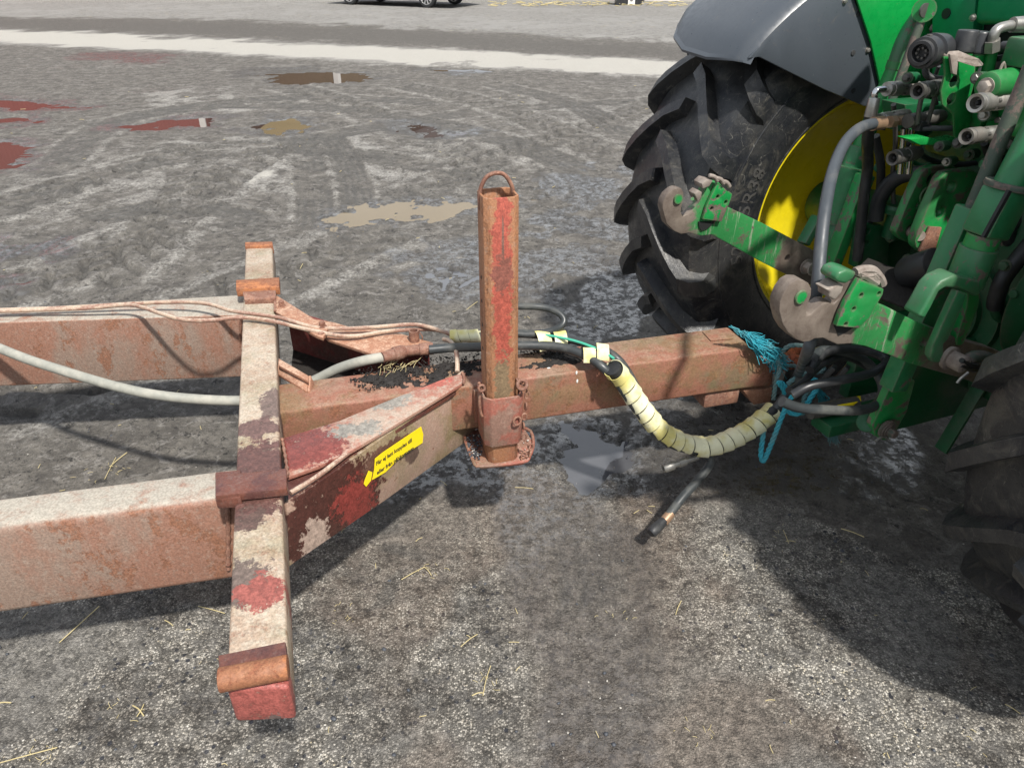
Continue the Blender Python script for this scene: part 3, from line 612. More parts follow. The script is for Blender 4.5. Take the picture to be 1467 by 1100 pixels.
def rim_bm(out):
    bm = NB(); s_ = out
    lathe(bm, (0, 0, 0), (0, s_, 0), [(.19, .462), (-.195, .485), (-.232, .516), (-.245, .514), (-.243, .496), (-.228, .482), (-.17, .468), (-.15, .452), (-.12, .44), (-.10, .425), (-.09, .39), (-.05, .30), (-.03, .20), (-.03, .15), (-.03, .05)], 96)
    return bm
tyre_me = {}
def wheel(lat, label):
    out = 1 if lat > 0 else -1
    t = build('rear_tyre', tyre_bm(out), M['tyre'], TR, sharp=28, label=label); t.location = (0, lat, .90); t.scale = (.98, 1, .98)
    t.rotation_euler = (0, R(4 if out > 0 else 15), 0)
    w = build('wheel_rim', rim_bm(out), M['yellow'], TR, sharp=30); w.location = (0, lat, .90)
    return t
def text_mesh(body, size, ext, mat, name, parent, fn, off=0.):
    cu = bpy.data.curves.new('t', 'FONT'); cu.body = body; cu.size = size; cu.extrude = ext; cu.resolution_u = 3; cu.offset = off
    o = bpy.data.objects.new('t', cu); COL.objects.link(o); bpy.context.view_layer.update()
    me = bpy.data.meshes.new_from_object(o); bpy.data.objects.remove(o); bpy.data.curves.remove(cu)
    for v in me.vertices: v.co = fn(v.co)
    me.materials.clear(); me.materials.append(M[mat]); me.name = name
    return link(bpy.data.objects.new(name, me), parent)
ty = wheel(.915, 'rear tyre with chunky lugs and scuffed grey sidewall, far side')
def wrap(c):
    rm = .60; a = R(196)-c.x/rm; rr = rm+c.y
    return Vector((rr*math.cos(a), -(carcass_y(rr)+.0005+.5*(c.z+.003)), rr*math.sin(a)))
lt = text_mesh('520/85R38', .088, .003, 'tyre_text', 'tyre_lettering', ty, wrap)
wheel(-.915, 'near rear tyre in shade, only its muddy lugs in view')
bm = NB()
for sg in (1, -1):
    lathe(bm, (0, 0, .90), (0, sg, 0), [(.25, .24), (.32, .18), (.42, .14), (.86, .10)], 32)
part('axle_housing', bm, 'green_dk')
# --- fenders
def fender(sg, flab):
    bm = NB(); cs = [(.56, 1.0, 41), (.575, 1.018, 40.5), (.62, 1.03, 40), (.75, 1.035, 39), (.92, 1.035, 39.5), (1.04, 1.03, 42), (1.12, 1.015, 46), (1.165, .99, 51), (1.18, .95, 56)]
    n = 26; top = []; bot = []
    for lat, Rr, t0 in cs:
        col = []; c2 = []
        for k in range(n+1):
            th = R(t0+(142-t0)*k/n); lip = .0 if k else -.02
            f = 1-.10*max(0, 1-k/1.5)*0
            col.append(bm.verts.new((-(Rr+lip)*math.cos(th), sg*lat, .90+(Rr+lip)*math.sin(th))))
            c2.append(bm.verts.new((-(Rr-.014)*math.cos(th+.006), sg*(lat-.006 if lat > 1.1 else lat+.004), .90+(Rr-.014)*math.sin(th+.006))))
        top.append(col); bot.append(c2)
    for G_ in (top, bot):
        for A, B in zip(G_, G_[1:]):
            for k in range(n): bm.faces.new((A[k], A[k+1], B[k+1], B[k]))
    m = len(cs)
    for i in range(m-1):
        for k in (0, n): bm.faces.new((top[i][k], top[i+1][k], bot[i+1][k], bot[i][k]))
    for k in range(n):
        for i in (0, m-1): bm.faces.new((top[i][k], top[i][k+1], bot[i][k+1], bot[i][k]))
    f = part('fender', bm, 'fender', sharp=40, label=flab)
    arc = [Vector((-math.cos(R(t)), .56, .90+math.sin(R(t)))) for t in (66, 60, 54, 48, 44, 41.5)]
    lo = ly(.56, [(1088, 82), (1120, 98), (1180, 128), (1240, 153), (1262, 128), (1270, 116), (1224, 0)])
    bm = NB(); plate(bm, [Vector((p.x, sg*p.y, p.z)) for p in arc+lo], (0, sg*.014, 0))
    build('fender_side', bm, M['fender'], f, bev=.003)
    for u, v in ((1243, 72), (1210, 2)):
        p = L.y(u, v, .56); bm = NB(); bolt(bm, (p.x, sg*p.y, p.z), (0, -sg, 0), .008, .006); build('bolt', bm, M['steel'], f)
    if sg > 0:
        for u, v in ((1222, 76), (1222, 130), (1060+170, 20)):
            p = L.y(u, v, .56); bm = NB(); cyl(bm, p, p+Vector((0, -.003, 0)), .009); build('plug', bm, M['black'], f)
fender(1, 'grey plastic fender over the tyre with the yellow rim'); fender(-1, 'grey plastic fender over the shaded tyre')
# --- body
bm = NB(); plate(bm, ly(.546, [(1215, -40), (1248, 60), (1268, 152), (1330, 160), (1366, 62), (1338, 0), (1334, -40)]), (0, .010, 0), [(L.y(1337, 41, .546), .017)]); part('side_panel', bm, 'green_c', bev=.002)
lx = lambda x, pts: [L.x(u, v, x) for u, v in pts]
bm = NB(); slab(bm, lx(-.02, [(1335, -40), (1402, -40), (1385, 130), (1335, 130)]), (.05, 0, 0)); part('cab_panel', bm, 'green_p', bev=.004)
p = L.x(1356, 20, -.02); bm = NB(); cyl(bm, p, p+Vector((-.004, 0, 0)), .017); part('panel_plug', bm, 'dark')
bm = NB(); slab(bm, lx(-.06, [(1404, -50), (1620, -50), (1620, 36), (1393, 36)]), (.09, 0, 0)); part('cab_rear_panel', bm, 'green_p', bev=.022, seg=4)
p = L.x(1394, 26, -.07); bm = NB(); bolt(bm, p, (-1, 0, 0), .009, .008); part('panel_bolt', bm, 'steel')
bm = NB(); box(bm, .04, 1.2, -.50, .47, 1.0, 1.86); part('cab_underside', bm, 'dark')
bm = NB(); box(bm, -.12, 1.2, -.36, .36, .50, 1.28); part('gearbox_housing', bm, 'green_dk', bev=.04)
bm = NB(); box(bm, -.16, .3, -.30, .30, 1.26, 1.56); part('hydraulic_housing', bm, 'green_dk', bev=.03)
bm = NB(); lathe(bm, (-.12, 0, .78), (-1, 0, 0), [(0, .19), (.03, .19), (.035, .13), (.06, .13)], 32); part('shaft_guard', bm, 'green_dk')
bm = NB(); cyl(bm, (-.13, 0, .78), (-.30, 0, .78), .03); part('drive_shaft_stub', bm, 'steel_dk')
bm = NB(); beam(bm, L.y(1225, 388, .12), L.y(1335, 430, -.12), .17, .010, (-.3, 0, 1)); part('shield_plate', bm, 'soil', bev=.003)
bm = NB(); cyl(bm, L.y(1300, 392, 0), L.y(1342, 378, -.1), .055, 24); part('shaft_cover', bm, 'black', bev=.006)
# drawbar support frame low down with pickup hook
bm = NB()
box(bm, -.42, .2, -.14, -.09, .40, .72); box(bm, -.42, .2, .09, .14, .40, .72); box(bm, -.62, .1, -.05, .05, .36, .41)
part('hitch_frame', bm, 'green_dk', bev=.008)
# long far stabiliser strips seen under the near link
bm = NB(); beam(bm, L.y(1418, 530, -.2), L.y(1348, 645, -.2), .05, .014, (1, 0, 0)); part('hanging_strip', bm, 'green_dk', bev=.002)
# --- lower links
farp = zE([(245, 600), (248, 575), (262, 548), (285, 528), (303, 520), (322, 524), (329, 540), (329, 562), (322, 590), (318, 618), (326, 632), (345, 625), (370, 603), (388, 585), (398, 560), (412, 520), (440, 496), (470, 500), (500, 540), (508, 552), (494, 592), (640, 660), (800, 745), (900, 800), (1040, 870), (1040, 960), (900, 930), (770, 880), (640, 815), (520, 748), (440, 705), (400, 710), (350, 698), (320, 703), (290, 690), (262, 662)])
bm = NB(); plate(bm, ly(.38, farp), (0, .035, 0), [(L.y(*zE([(739, 797)])[0], .38), .0125)]); lk = part('lower_link', bm, 'hook_far', bev=.004, label='far lower link with its hook against the tyre')
bm = NB(); plate(bm, ly(.375, zE([(395, 640), (412, 585), (452, 498), (512, 540), (508, 560), (470, 650)])), (0, -.012, 0), [(L.y(*zE([(q)])[0], .375), .0065) for q in ((432, 598), (455, 552), (487, 573))]); build('latch_plate', bm, M['green_w'], lk, bev=.002)
bm = NB(); plate(bm, ly(.36, zE([(372, 545), (388, 530), (402, 538), (398, 560), (385, 575)])), (0, .04, 0)); plate(bm, ly(.355, zE([(400, 505), (420, 486), (445, 492), (430, 515), (405, 525)])), (0, .05, 0))
for q in ((450, 478), (475, 488), (498, 500)): tube(bm, ly(.36, zE([(q[0]-22, q[1]-6), q, (q[0]+12, q[1]+18)])), .008, 8, 3)
build('latch', bm, M['cast'], lk, bev=.004)
bm = NB(); cyl(bm, L.y(992, 293-8, .38), L.y(992, 293-8, .34), .006); p = L.y(971, 285, .378); cyl(bm, p, p+Vector((0, -.006, 0)), .016); build('green_knob', bm, M['green_w'], lk)
slot_shade = zE([(388, 655), (450, 655), (425, 680), (400, 690), (390, 676)])
bm = NB(); plate(bm, ly(.374, slot_shade), (0, .01, 0)); build('slot_shade', bm, M['dark'], lk)  # near-black plate on the link paints the shade of an opening
nearp = z4([(66, 300), (70, 250), (95, 190), (128, 145), (165, 124), (205, 126), (238, 145), (253, 175), (250, 215), (235, 255), (224, 300), (226, 328), (245, 325), (280, 290), (325, 255), (355, 250), (380, 262), (420, 225), (500, 110), (640, 165), (640, 190), (603, 250), (720, 298), (860, 368), (985, 418), (1130, 475), (1290, 520), (1500, 610), (1500, 800), (1300, 760), (1120, 690), (940, 640), (800, 598), (700, 556), (560, 505), (480, 490), (400, 495), (360, 478), (320, 458), (270, 462), (240, 478), (205, 482), (160, 465), (115, 425), (85, 375)])
bm = NB(); plate(bm, ly(-.40, nearp), (0, .04, 0), [(L.y(*z4([(893, 489)])[0], -.4), .011)]); lk = part('lower_link', bm, 'hook', bev=.005, label='near lower link, its paint half worn off, with a big claw hook')
bm = NB(); plate(bm, ly(-.405, z4([(370, 375), (395, 300), (425, 235), (500, 105), (640, 165), (635, 195), (598, 260), (560, 330), (500, 388)])), (0, -.014, 0), [(L.y(*z4([q])[0], -.405), .006) for q in ((512, 200), (614, 190), (470, 278), (425, 365))]); build('latch_plate', bm, M['green_w'], lk, bev=.002)
bm = NB(); plate(bm, ly(-.42, z4([(388, 120), (410, 82), (455, 64), (515, 82), (490, 120), (450, 150), (400, 140)])), (0, .06, 0)); build('latch_block', bm, M['green_t'], lk, bev=.008, seg=3)
bm = NB(); plate(bm, ly(-.41, z4([(332, 178), (362, 172), (405, 142), (440, 158), (425, 200), (385, 245), (350, 225), (355, 200)])), (0, .045, 0)); build('latch_claw', bm, M['cast'], lk, bev=.008, seg=3)
bm = NB()
for q in ([(500, 80), (545, 65), (600, 70), (640, 110), (655, 150)], [(520, 95), (570, 95), (600, 90), (615, 110)], [(510, 72), (560, 100), (620, 140)], [(590, 85), (610, 82), (625, 98), (612, 108), (594, 98)]):
    tube(bm, ly(-.40, z4(q)), .012, 8, 4)
build('latch_lever', bm, M['cast'], lk, bev=0)
bm = NB(); p = L.y(*z4([(190, 222)])[0], -.402); lathe(bm, p, (0, -1, 0), [(0, .019), (.004, .017), (.005, .004)], 20); build('paint_daub', bm, M['green_w'], lk)
bm = NB(); plate(bm, ly(-.4215 if 0 else -.402, z4([(378, 382), (505, 388), (450, 425), (405, 445)])), (0, .01, 0)); build('slot_shade', bm, M['dark'], lk)  # opening drawn as a near-black plate, its shade put into the colour
bm = NB(); p = L.y(*z4([(893, 489)])[0], -.383); cyl(bm, p, p+Vector((0, .01, 0)), .0112); build('hole_shade', bm, M['dark'], lk)  # near-black disc paints the shade inside the link hole
# --- lift rods and cylinders
def rod(pts, r, lat, name, mat, lab=None, n=1, seg=18, bev=0):
    bm = NB(); P = ly(lat, pts) if not isinstance(lat, (list, tuple)) else [L.y(u, v, l) for (u, v), l in zip(pts, lat)]
    tube(bm, P, r, seg, n, raw=(n == 1)); return part(name, bm, mat, label=lab, bev=bev)
a, b = L.y(1324, 15, .40), L.y(1324, 15, .30)
bm = NB(); lathe(bm, a, b-a, [(0, .034), (.03, .037), (.03, .033), (.034, .033), (.034, .037), ((b-a).length, .036), ((b-a).length, .024)], 28); eye = part('rod_eye', bm, 'green', bev=0)
bm = NB(); cyl(bm, b, b+Vector((0, -.006, 0)), .021); build('pin_end', bm, M['steel_dk'], eye)
rod([(1316, 26), (1303, 45), (1293, 65), (1284, 92)], .028, .38, 'lift_rod_neck', 'green_t', n=5)
rod([(1286, 88), (1282, 100)], .033, .38, 'rod_collar', 'green')
rod([(1284, 95), (1228, 222)], .030, .38, 'lift_rod_tube', 'green')
rod([(1233, 210), (1221, 240)], .044, .38, 'rod_socket', 'green_t')
rod([(1222, 238), (1196, 318)], .060, .38, 'lift_cylinder', 'green_t', seg=24)
bm = NB()
beam(bm, L.y(1196, 312, .38), L.y(1180, 375, .36), .05, .09, (0, 1, 0)); beam(bm, L.y(1172, 310, .44), L.y(1150, 350, .42), .03, .05, (0, 1, 0)); part('rod_fork', bm, 'green_t', bev=.008)
bm = NB(); beam(bm, L.y(1240, 250, .30), L.y(1176, 420, .30), .045, .055, (0, 1, 0)); part('stabiliser_bar', bm, 'green_w', bev=.005)
rod([(1319, 33), (1308, 62), (1262, 186)], .014, .31, 'lift_bar', 'rod')
bm = NB(); p = L.y(1155, 382, .37); bolt(bm, p, (0, -1, 0), .022, .02); torus(bm, p+Vector((0, -.03, 0)), (.2, -1, .2), .02, .004); part('link_bolt', bm, 'cast')
# near side
rod([(1478, 95), (1392, 300)], .019, -.34, 'lift_bar', 'rod', 'long worn bar slanting in front of the couplers')
bm = NB(); beam(bm, L.y(1392, 296, -.33), L.y(1278, 556, -.33), .062, .055, (0, 1, 0)); part('stabiliser_tube', bm, 'green_t', bev=.006)
bm = NB(); lathe(bm, L.y(1392, 300, -.33), L.y(1380, 326, -.33)-L.y(1392, 300, -.33), [(0, .024), (.01, .028)], 20); part('rod_seal', bm, 'steel_dk')
bm = NB(); plate(bm, ly(-.29, [(1280, 545), (1312, 545), (1300, 590), (1282, 622), (1268, 632), (1254, 625), (1250, 610), (1262, 585)]), (0, .03, 0)); o_ = part('stabiliser_end', bm, 'green_w', bev=.006)
bm = NB(); p = L.y(1269, 614, -.30); lathe(bm, p, (0, -1, 0), [(0, .032), (.008, .032), (.010, .026), (.014, .026)], 24); bolt(bm, p+Vector((0, -.014, 0)), (0, -1, 0), .015, .02); part('pivot_bolt', bm, 'rod')
bm = NB(); tube(bm, ly(-.33, [(1254, 632), (1264, 626), (1275, 630)]), .004, 6, 3); part('split_pin', bm, 'steel')
bm = NB(); cyl(bm, L.y(1242, 605, -.26), L.y(1242, 605, -.20), .032); part('pivot_boss', bm, 'green_dk', bev=.006)
rod([(1500, 165), (1446, 268)], .040, -.42, 'lift_rod_tube', 'green_t')
bm = NB(); lathe(bm, L.y(1450, 262, -.42), L.y(1440, 285, -.42)-L.y(1450, 262, -.42), [(0, .06), (.008, .062), (.014, .06)], 30); part('rod_flange', bm, 'rod')
bm = NB(); beam(bm, L.y(1444, 270, -.42), L.y(1410, 338, -.42), .085, .085, (0, 1, 0)); part('square_sleeve', bm, 'green_t', bev=.010)
bm = NB(); beam(bm, L.y(1446, 273, -.47), L.y(1409, 340, -.47), .012, .008, (0, 1, 0)); part('sleeve_seam', bm, 'dark')
rod([(1411, 336), (1401, 360)], .041, -.42, 'rod_neck', 'green_w')
rod([(1403, 354), (1381, 408)], .047, -.42, 'lift_rod_end', 'green_t', bev=.003)
bm = NB(); plate(bm, ly(-.47, z4([(1075, 95), (1130, 110), (1215, 130), (1225, 200), (1200, 225), (1140, 195), (1085, 175), (1020, 170), (985, 190), (940, 280), (900, 350), (865, 335), (905, 270), (960, 170), (1000, 130)])), (0, .055, 0)); part('fork_bridge', bm, 'green_t', bev=.010, seg=3)
bm = NB(); plate(bm, ly(-.475, z4([(1092, 185), (1145, 205), (1110, 300), (1065, 400), (1035, 470), (1010, 490), (1008, 560), (990, 600), (950, 600), (930, 570), (935, 530), (975, 440), (1020, 340), (1065, 240)])), (0, .022, 0)); part('fork_prong', bm, 'green_t', bev=.005)
bm = NB(); plate(bm, ly(-.405, z4([(1150, 195), (1222, 205), (1210, 280), (1165, 400), (1125, 490), (1105, 505), (1085, 500), (1082, 470), (1110, 380), (1140, 290)])), (0, .03, 0)); part('fork_prong', bm, 'green_w', bev=.005)
bm = NB(); p = L.y(*z4([(1030, 565)])[0], -.47); lathe(bm, p, (.1, -1, 0), [(0, .032), (.012, .034), (.013, .024), (.05, .024), (.055, .017)], 24); part('link_pin', bm, 'cast')
bm = NB(); tube(bm, ly(-.52, z4([(1110, 585), (1160, 610), (1205, 620), (1190, 640), (1130, 622), (1100, 612)])), .007, 8, 4); part('pin_clip', bm, 'black')
bm = NB(); tube(bm, ly(-.53, z4([(1085, 715), (1105, 690), (1148, 655)])), .0045, 6, 3); part('split_pin', bm, 'steel')
bm = NB(); tube(bm, ly(-.50, z4([(1140, 600), (1160, 575), (1200, 563), (1260, 575), (1330, 610), (1400, 650), (1470, 690)])), .018, 12, 5); part('bent_bar', bm, 'rod')
# --- top link bracket plates
def holes(lat, q, r): return [(L.y(u, v, lat), r) for u, v in q]
p1 = [(1284, 333), (1290, 318), (1302, 288), (1320, 250), (1327, 242), (1338, 238), (1362, 237), (1372, 240), (1373, 246), (1365, 262), (1345, 300), (1332, 330), (1322, 346), (1308, 350), (1296, 346), (1288, 340)]
p2 = [(1311, 345), (1316, 330), (1328, 300), (1348, 256), (1356, 248), (1368, 245), (1396, 245), (1403, 249), (1404, 256), (1392, 288), (1368, 320), (1350, 350), (1338, 365), (1320, 362), (1312, 354)]
bm = NB(); plate(bm, ly(.09, p1), (0, .035, 0), holes(.09, [(1335, 257), (1319, 295), (1305, 329)], .018)); part('top_link_plate', bm, 'green_w', bev=.006, label='left top link plate with three holes')
bm = NB(); plate(bm, ly(.0, p2), (0, .035, 0), holes(0, [(1364, 268), (1348, 305)], .018)); part('top_link_plate', bm, 'green_w', bev=.006, label='right top link plate with a brown block')
bm = NB(); plate(bm, ly(-.012, [(1333, 325), (1350, 326), (1339, 364), (1317, 361)]), (0, .01, 0)); part('wear_block', bm, 'rust', bev=.003)
bm = NB(); cyl(bm, L.y(1300, 330, .12), L.y(1318, 338, .0), .017); part('top_link_pin', bm, 'cast')
bm = NB(); plate(bm, ly(.22, [(1228, 385), (1240, 322), (1262, 322), (1276, 330), (1272, 385)]), (0, .05, 0), holes(.22, [(1243, 332), (1241, 350)], .012)); part('slotted_bracket', bm, 'green_dk', bev=.004)
bm = NB(); lathe(bm, L.y(1287, 292, .2), (0, 0, -1), [(0, .05), (.012, .055), (.03, .05), (.032, .03), (.12, .03)], 24); part('filler_cap', bm, 'green_dk', bev=0)
bm = NB(); torus(bm, L.y(1328, 280, .085), (0, -1, 0), .028, .004, 24, 6); part('plate_ring', bm, 'green_w')
# --- couplers, sockets and their hoses
def coupler(name, a, b, la, lb, r, mat='steel_dk', open_=True, lab=None):
    A_, B_ = L.y(*a, la), L.y(*b, lb); d = B_-A_; n = d.length; bm = NB()
    pr = [(0, r*.98), (.004, r), (.012, r), (.013, r*.92), (.018, r*.92), (.019, r*1.04), (n*.35, r*1.04), (n*.36, r*.90), (n*.5, r*.9), (n*.52, r*1.0), (n*.85, r*1.0), (n, r*.82)]
    if open_: pr = [(.030, 1e-4), (.030, r*.62), (.002, r*.66)]+pr
    lathe(bm, A_, d, pr, 28)
    c = part(name, bm, mat, label=lab)
    if open_:
        bm = NB(); lathe(bm, A_+d.normalized()*.029, -d, [(0, r*.30), (.016, r*.30), (.022, r*.16)], 14); build('coupler_core', bm, M['dark'], c)
    bm = NB(); lathe(bm, A_+d*.40, d, [(0, r*.93), (.001, r*1.0), (n*.08, r*1.0), (n*.08+.001, r*.9)], 6); build('hex_nut', bm, M['steel_dk'], c)
    return c
coupler('hose_coupler', (1397, 148), (1450, 143), -.16, -.13, .025, 'steel')
coupler('hose_coupler', (1384, 196), (1436, 190), -.16, -.13, .022, 'steel')
coupler('hose_coupler', (1278, 227), (1316, 218), .02, .04, .022, 'steel_dk')
coupler('hose_coupler', (1314, 131), (1352, 124), .0, .02, .023, 'steel_dk')
coupler('hose_coupler', (1270, 128), (1318, 126), .13, .15, .021, 'steel', False)
coupler('hose_coupler', (1258, 172), (1300, 164), .13, .15, .019, 'steel', False)
coupler('hose_coupler', (1300, 174), (1350, 166), .06, .08, .021, 'steel_dk', False)
a, b = L.y(1250, 178, .08), L.y(1306, 171, .10)
bm = NB(); d = b-a; lathe(bm, a, d, [(0, .020), (.045, .020), (.046, .017)], 24); lathe(bm, a+d*.42, d, [(0, .019), (.022, .019)], 6); lathe(bm, a+d*.6, d, [(0, .014), (.05, .014)], 16); part('hose_fitting', bm, 'brass')
bm = NB(); tube(bm, [L.y(u, v, .13) for u, v in ((1253, 143), (1253, 135), (1258, 129), (1271, 128))], .010, 12, 5); part('elbow_pipe', bm, 'chrome')
bm = NB(); lathe(bm, L.y(1253, 140, .13), L.y(1248, 163, .13)-L.y(1253, 140, .13), [(0, .015), (.004, .017), (.03, .018), (.055, .019)], 20); part('hose_ferrule', bm, 'steel')
def hose(name, pts, r, mat, parent=None, lab=None, seg=12, n=7):
    bm = NB(); tube(bm, [L.y(u, v, l) for u, v, l in pts], r, seg, n); return part(name, bm, mat, label=lab)
hose('black_hose', [(1248, 160, .13), (1243, 200, .16), (1243, 240, .22), (1238, 280, .22), (1233, 330, .22), (1228, 372, .22)], .018, 'hose_dk')
hose('black_hose', [(1254, 195, .24), (1262, 240, .24), (1258, 290, .25), (1244, 320, .25), (1238, 350, .25)], .014, 'hose_dk')
hose('black_hose', [(1330, 250, .10), (1300, 250, .16), (1276, 262, .2), (1260, 286, .22), (1254, 315, .22)], .026, 'hose_dk')
hose('black_hose', [(1445, 200, -.05), (1440, 230, -.02), (1450, 270, 0), (1470, 300, 0)], .014, 'hose_dk')
hose('black_hose', [(1480, 300, -.1), (1450, 320, -.1), (1448, 345, -.1), (1480, 372, -.1)], .024, 'hose_dk')
hose('black_hose', [(1480, 345, -.2), (1440, 395, -.2), (1428, 425, -.2), (1426, 440, -.2)], .026, 'hose_dk')
bm = NB(); tube(bm, [L.y(u, v, -.2) for u, v in ((1427, 424), (1427, 446), (1436, 456), (1455, 456), (1470, 444))], .018, 14, 4); part('hose_elbow', bm, 'green_dk')
HG = []
HL = lambda u, v: (L.i @ T.m @ T.y(u, v, -.085)).y
# big grey hose from coupler down behind the near hook to the tied bundle
hose('long_grey_hose', [(1254, 177, .08), (1232, 184, .05), (1210, 206, .0), (1193, 246, -.10), (1182, 300, -.2), (1176, 350, -.26), (1172, 400, -.31), (1166, 440, -.32), (1163, 480, -.30), (1155, 508, -.27)]+HG[:0]+[(1143, 536, HL(1143, 536)), (1125, 566, HL(1125, 566)), (1112, 584, HL(1112, 584))], .0165, 'hose_grey', None, 'long grey hose hanging from the coupler down to the rope knot', 16, 9)
# black round socket
a = L.y(1318, 77, -.02); b = L.y(1348, 70, .02); d = (b-a); n = d.length; bm = NB()
lathe(bm, a, d, [(.02, .001), (.02, .022), (.0, .024), (0, .032), (.012, .034), (.013, .041), (.04, .043), (.06, .040), (.062, .046), (.070, .046), (n, .04)], 32); sk = part('round_socket', bm, 'black')
bm = NB(); bolt(bm, a+Vector((0, 0, .040))+d*.25, (0, 0, 1), .008, .004); build('socket_screw', bm, M['steel_dk'], sk); bm = NB()
for k in range(7):
    u_ = d.normalized().orthogonal().normalized(); w_ = d.normalized().cross(u_); q = a+d.normalized()*.006+(u_*math.cos(k*.9)+w_*math.sin(k*.9))*.013; cyl(bm, q, q+d.normalized()*.016, .0032, 8)
o_ = build('socket_pin', bm, M['steel_dk'], sk); o_['kind'] = 'stuff'
hose('socket_cable', [(1326, 95, .06), (1328, 108, .05), (1345, 114, .03), (1372, 112, .0)], .010, 'hose_dk')
# caps
for u, v, r in ((1384, 58, .030), (1402, 60, .032)):
    p = L.y(u, v, -.01); bm = NB(); lathe(bm, p+Vector((0, 0, -.028)), (0, 0, 1), [(0, r*1.02), (.004, r*1.04), (.008, r), (.05, r*.96), (.054, r*.88), (.054, r*.5)], 28); part('black_cap', bm, 'black')
    bm = NB(); lathe(bm, p+Vector((0, 0, -.03)), (0, 0, -1), [(0, r*.9), (.03, r*.85), (.032, r*.6), (.06, r*.6)], 24); part('valve_neck', bm, 'green')
# folded bracket
bk = [(1352, 82), (1372, 78), (1398, 92), (1396, 120), (1388, 148), (1394, 162), (1386, 200), (1368, 198), (1366, 165), (1350, 150), (1348, 130), (1354, 108)]
bm = NB(); plate(bm, ly(-.05, bk), (0, .006, 0), holes(-.05, [(1367, 117), (1363, 142)], .016)+holes(-.05, [(1379, 189)], .006)); part('folded_bracket', bm, 'green', bev=.0015)
bm = NB(); slab(bm, [L.y(1344, 78, -.03), L.y(1372, 76, -.05), L.y(1402, 88, -.09), L.y(1408, 95, -.10), L.y(1396, 96, -.08), L.y(1365, 86, -.06)], (0, 0, .006)); part('bracket_flange', bm, 'cast', bev=.001)
bm = NB(); slab(bm, ly(-.065, [(1361, 78), (1374, 80), (1371, 108), (1365, 106)]), (0, .008, 0)); part('bracket_tab', bm, 'cast', bev=.002)
bm = NB(); slab(bm, ly(-.03, [(1303, 200), (1330, 197), (1350, 203), (1375, 198), (1380, 203), (1350, 208), (1318, 208)]), (0, .05, 0)); part('wavy_plate', bm, 'green_c', bev=.002)
bm = NB(); bolt(bm, L.y(1382, 171, -.005), (0, -1, 0), .011, .012); part('bracket_bolt', bm, 'steel_dk')
# black lever loops and holder
bm = NB(); tube(bm, [L.y(u, v, .04) for u, v in ((1314, 178), (1318, 150), (1324, 130), (1332, 125), (1340, 132), (1336, 152), (1328, 178))], .007, 8, 5); part('lever_loop', bm, 'steel_dk')
bm = NB(); beam(bm, L.y(1321, 184, .04), L.y(1368, 184, -.02), .03, .012); beam(bm, L.y(1313, 180, .05), L.y(1328, 182, .05), .03, .03); part('lever_base', bm, 'black', bev=.003)
for u0, u1 in ((1296, 1290), (1307, 1302)):
    rod([(u0, 184), (u1, 248)], .011, .10, 'chrome_rod', 'chrome')
# valve body with bolt, pipes at the right
bm = NB(); a, b = L.y(1413, 124, -.14), L.y(1456, 116, -.12); lathe(bm, a, b-a, [(0, .030), (.004, .036), (.02, .038), ((b-a).length, .038)], 28); vb = part('valve_body', bm, 'green')
bm = NB(); bolt(bm, a, a-b, .017, .016); build('valve_bolt', bm, M['cast'], vb)
bm = NB(); tube(bm, [L.y(u, v, -.05) for u, v in ((1422, 62), (1424, 50), (1430, 42), (1442, 38), (1455, 37))], .014, 14, 6); part('bent_pipe', bm, 'steel')
bm = NB(); a = L.y(1422, 58, -.05); lathe(bm, a, L.y(1421, 76, -.05)-a, [(0, .021), (.03, .022)], 6); part('pipe_nut', bm, 'steel')
bm = NB(); a = L.y(1450, 36, -.05); lathe(bm, a, L.y(1475, 35, -.06)-a, [(0, .02), (.05, .022)], 20); part('pipe_ferrule', bm, 'steel')
rod([(1421, 70), (1414, 108)], .017, -.04, 'green_pipe', 'green')
bm = NB(); box(bm, *sorted((L.y(1450, 62, -.1).x, L.y(1450, 62, -.1).x+.1)), -.2, -.08, L.y(1450, 62, -.1).z-.06, L.y(1450, 42, -.1).z-.02); part('valve_block', bm, 'green_t', bev=.008)
bm = NB(); a = L.y(1436, 70, -.04); lathe(bm, a, L.y(1456, 70, -.08)-a, [(0, .02), (.03, .02), (.032, .01), (.06, .008)], 16); part('small_sensor', bm, 'black')
hose('small_cable', [(1430, 84, -.05), (1445, 80, -.08), (1460, 72, -.1), (1470, 60, -.1)], .009, 'hose_dk')
bm = NB(); p = L.y(1450, 98, -.08); box(bm, p.x-.02, p.x+.08, p.y-.05, p.y+.05, p.z-.02, p.z+.03); part('solenoid', bm, 'steel_dk', bev=.006)
for i, (u, v) in enumerate(((1436, 88), (1452, 92))):
    bm = NB(); tube(bm, [L.y(u-4, v+14, -.12), L.y(u+2, v+2, -.12), L.y(u+4, v+14, -.12)], .004, 6, 3); part('wire_clip', bm, 'cast')
bm = NB(); box(bm, -.30, -.10, -.20, .10, 1.40, 1.60); part('valve_stack', bm, 'green_dk', bev=.012)
for k in range(4):
    bm = NB(); box(bm, -.345, -.295, -.19+k*.07, -.135+k*.07, 1.42, 1.585); part('valve_slice', bm, 'green', bev=.006)
    bm = NB(); bolt(bm, (-.345, -.163+k*.07, 1.555), (-1, 0, 0), .008, .008); part('slice_bolt', bm, 'steel_dk')
bm = NB(); slab(bm, ly(.20, [(1296, 150), (1350, 146), (1352, 172), (1330, 196), (1300, 192)]), (0, .1, 0)); part('coupler_mount', bm, 'green_dk', bev=.004)
for u, v, l in ((1260, 240, .3), (1412, 235, -.1), (1455, 420, -.25), (1440, 380, -.2)):
    bm = NB(); p = L.y(u, v, l); bolt(bm, p, (-1, -.3, 0), .014, .015); part('housing_bolt', bm, 'green_dk')
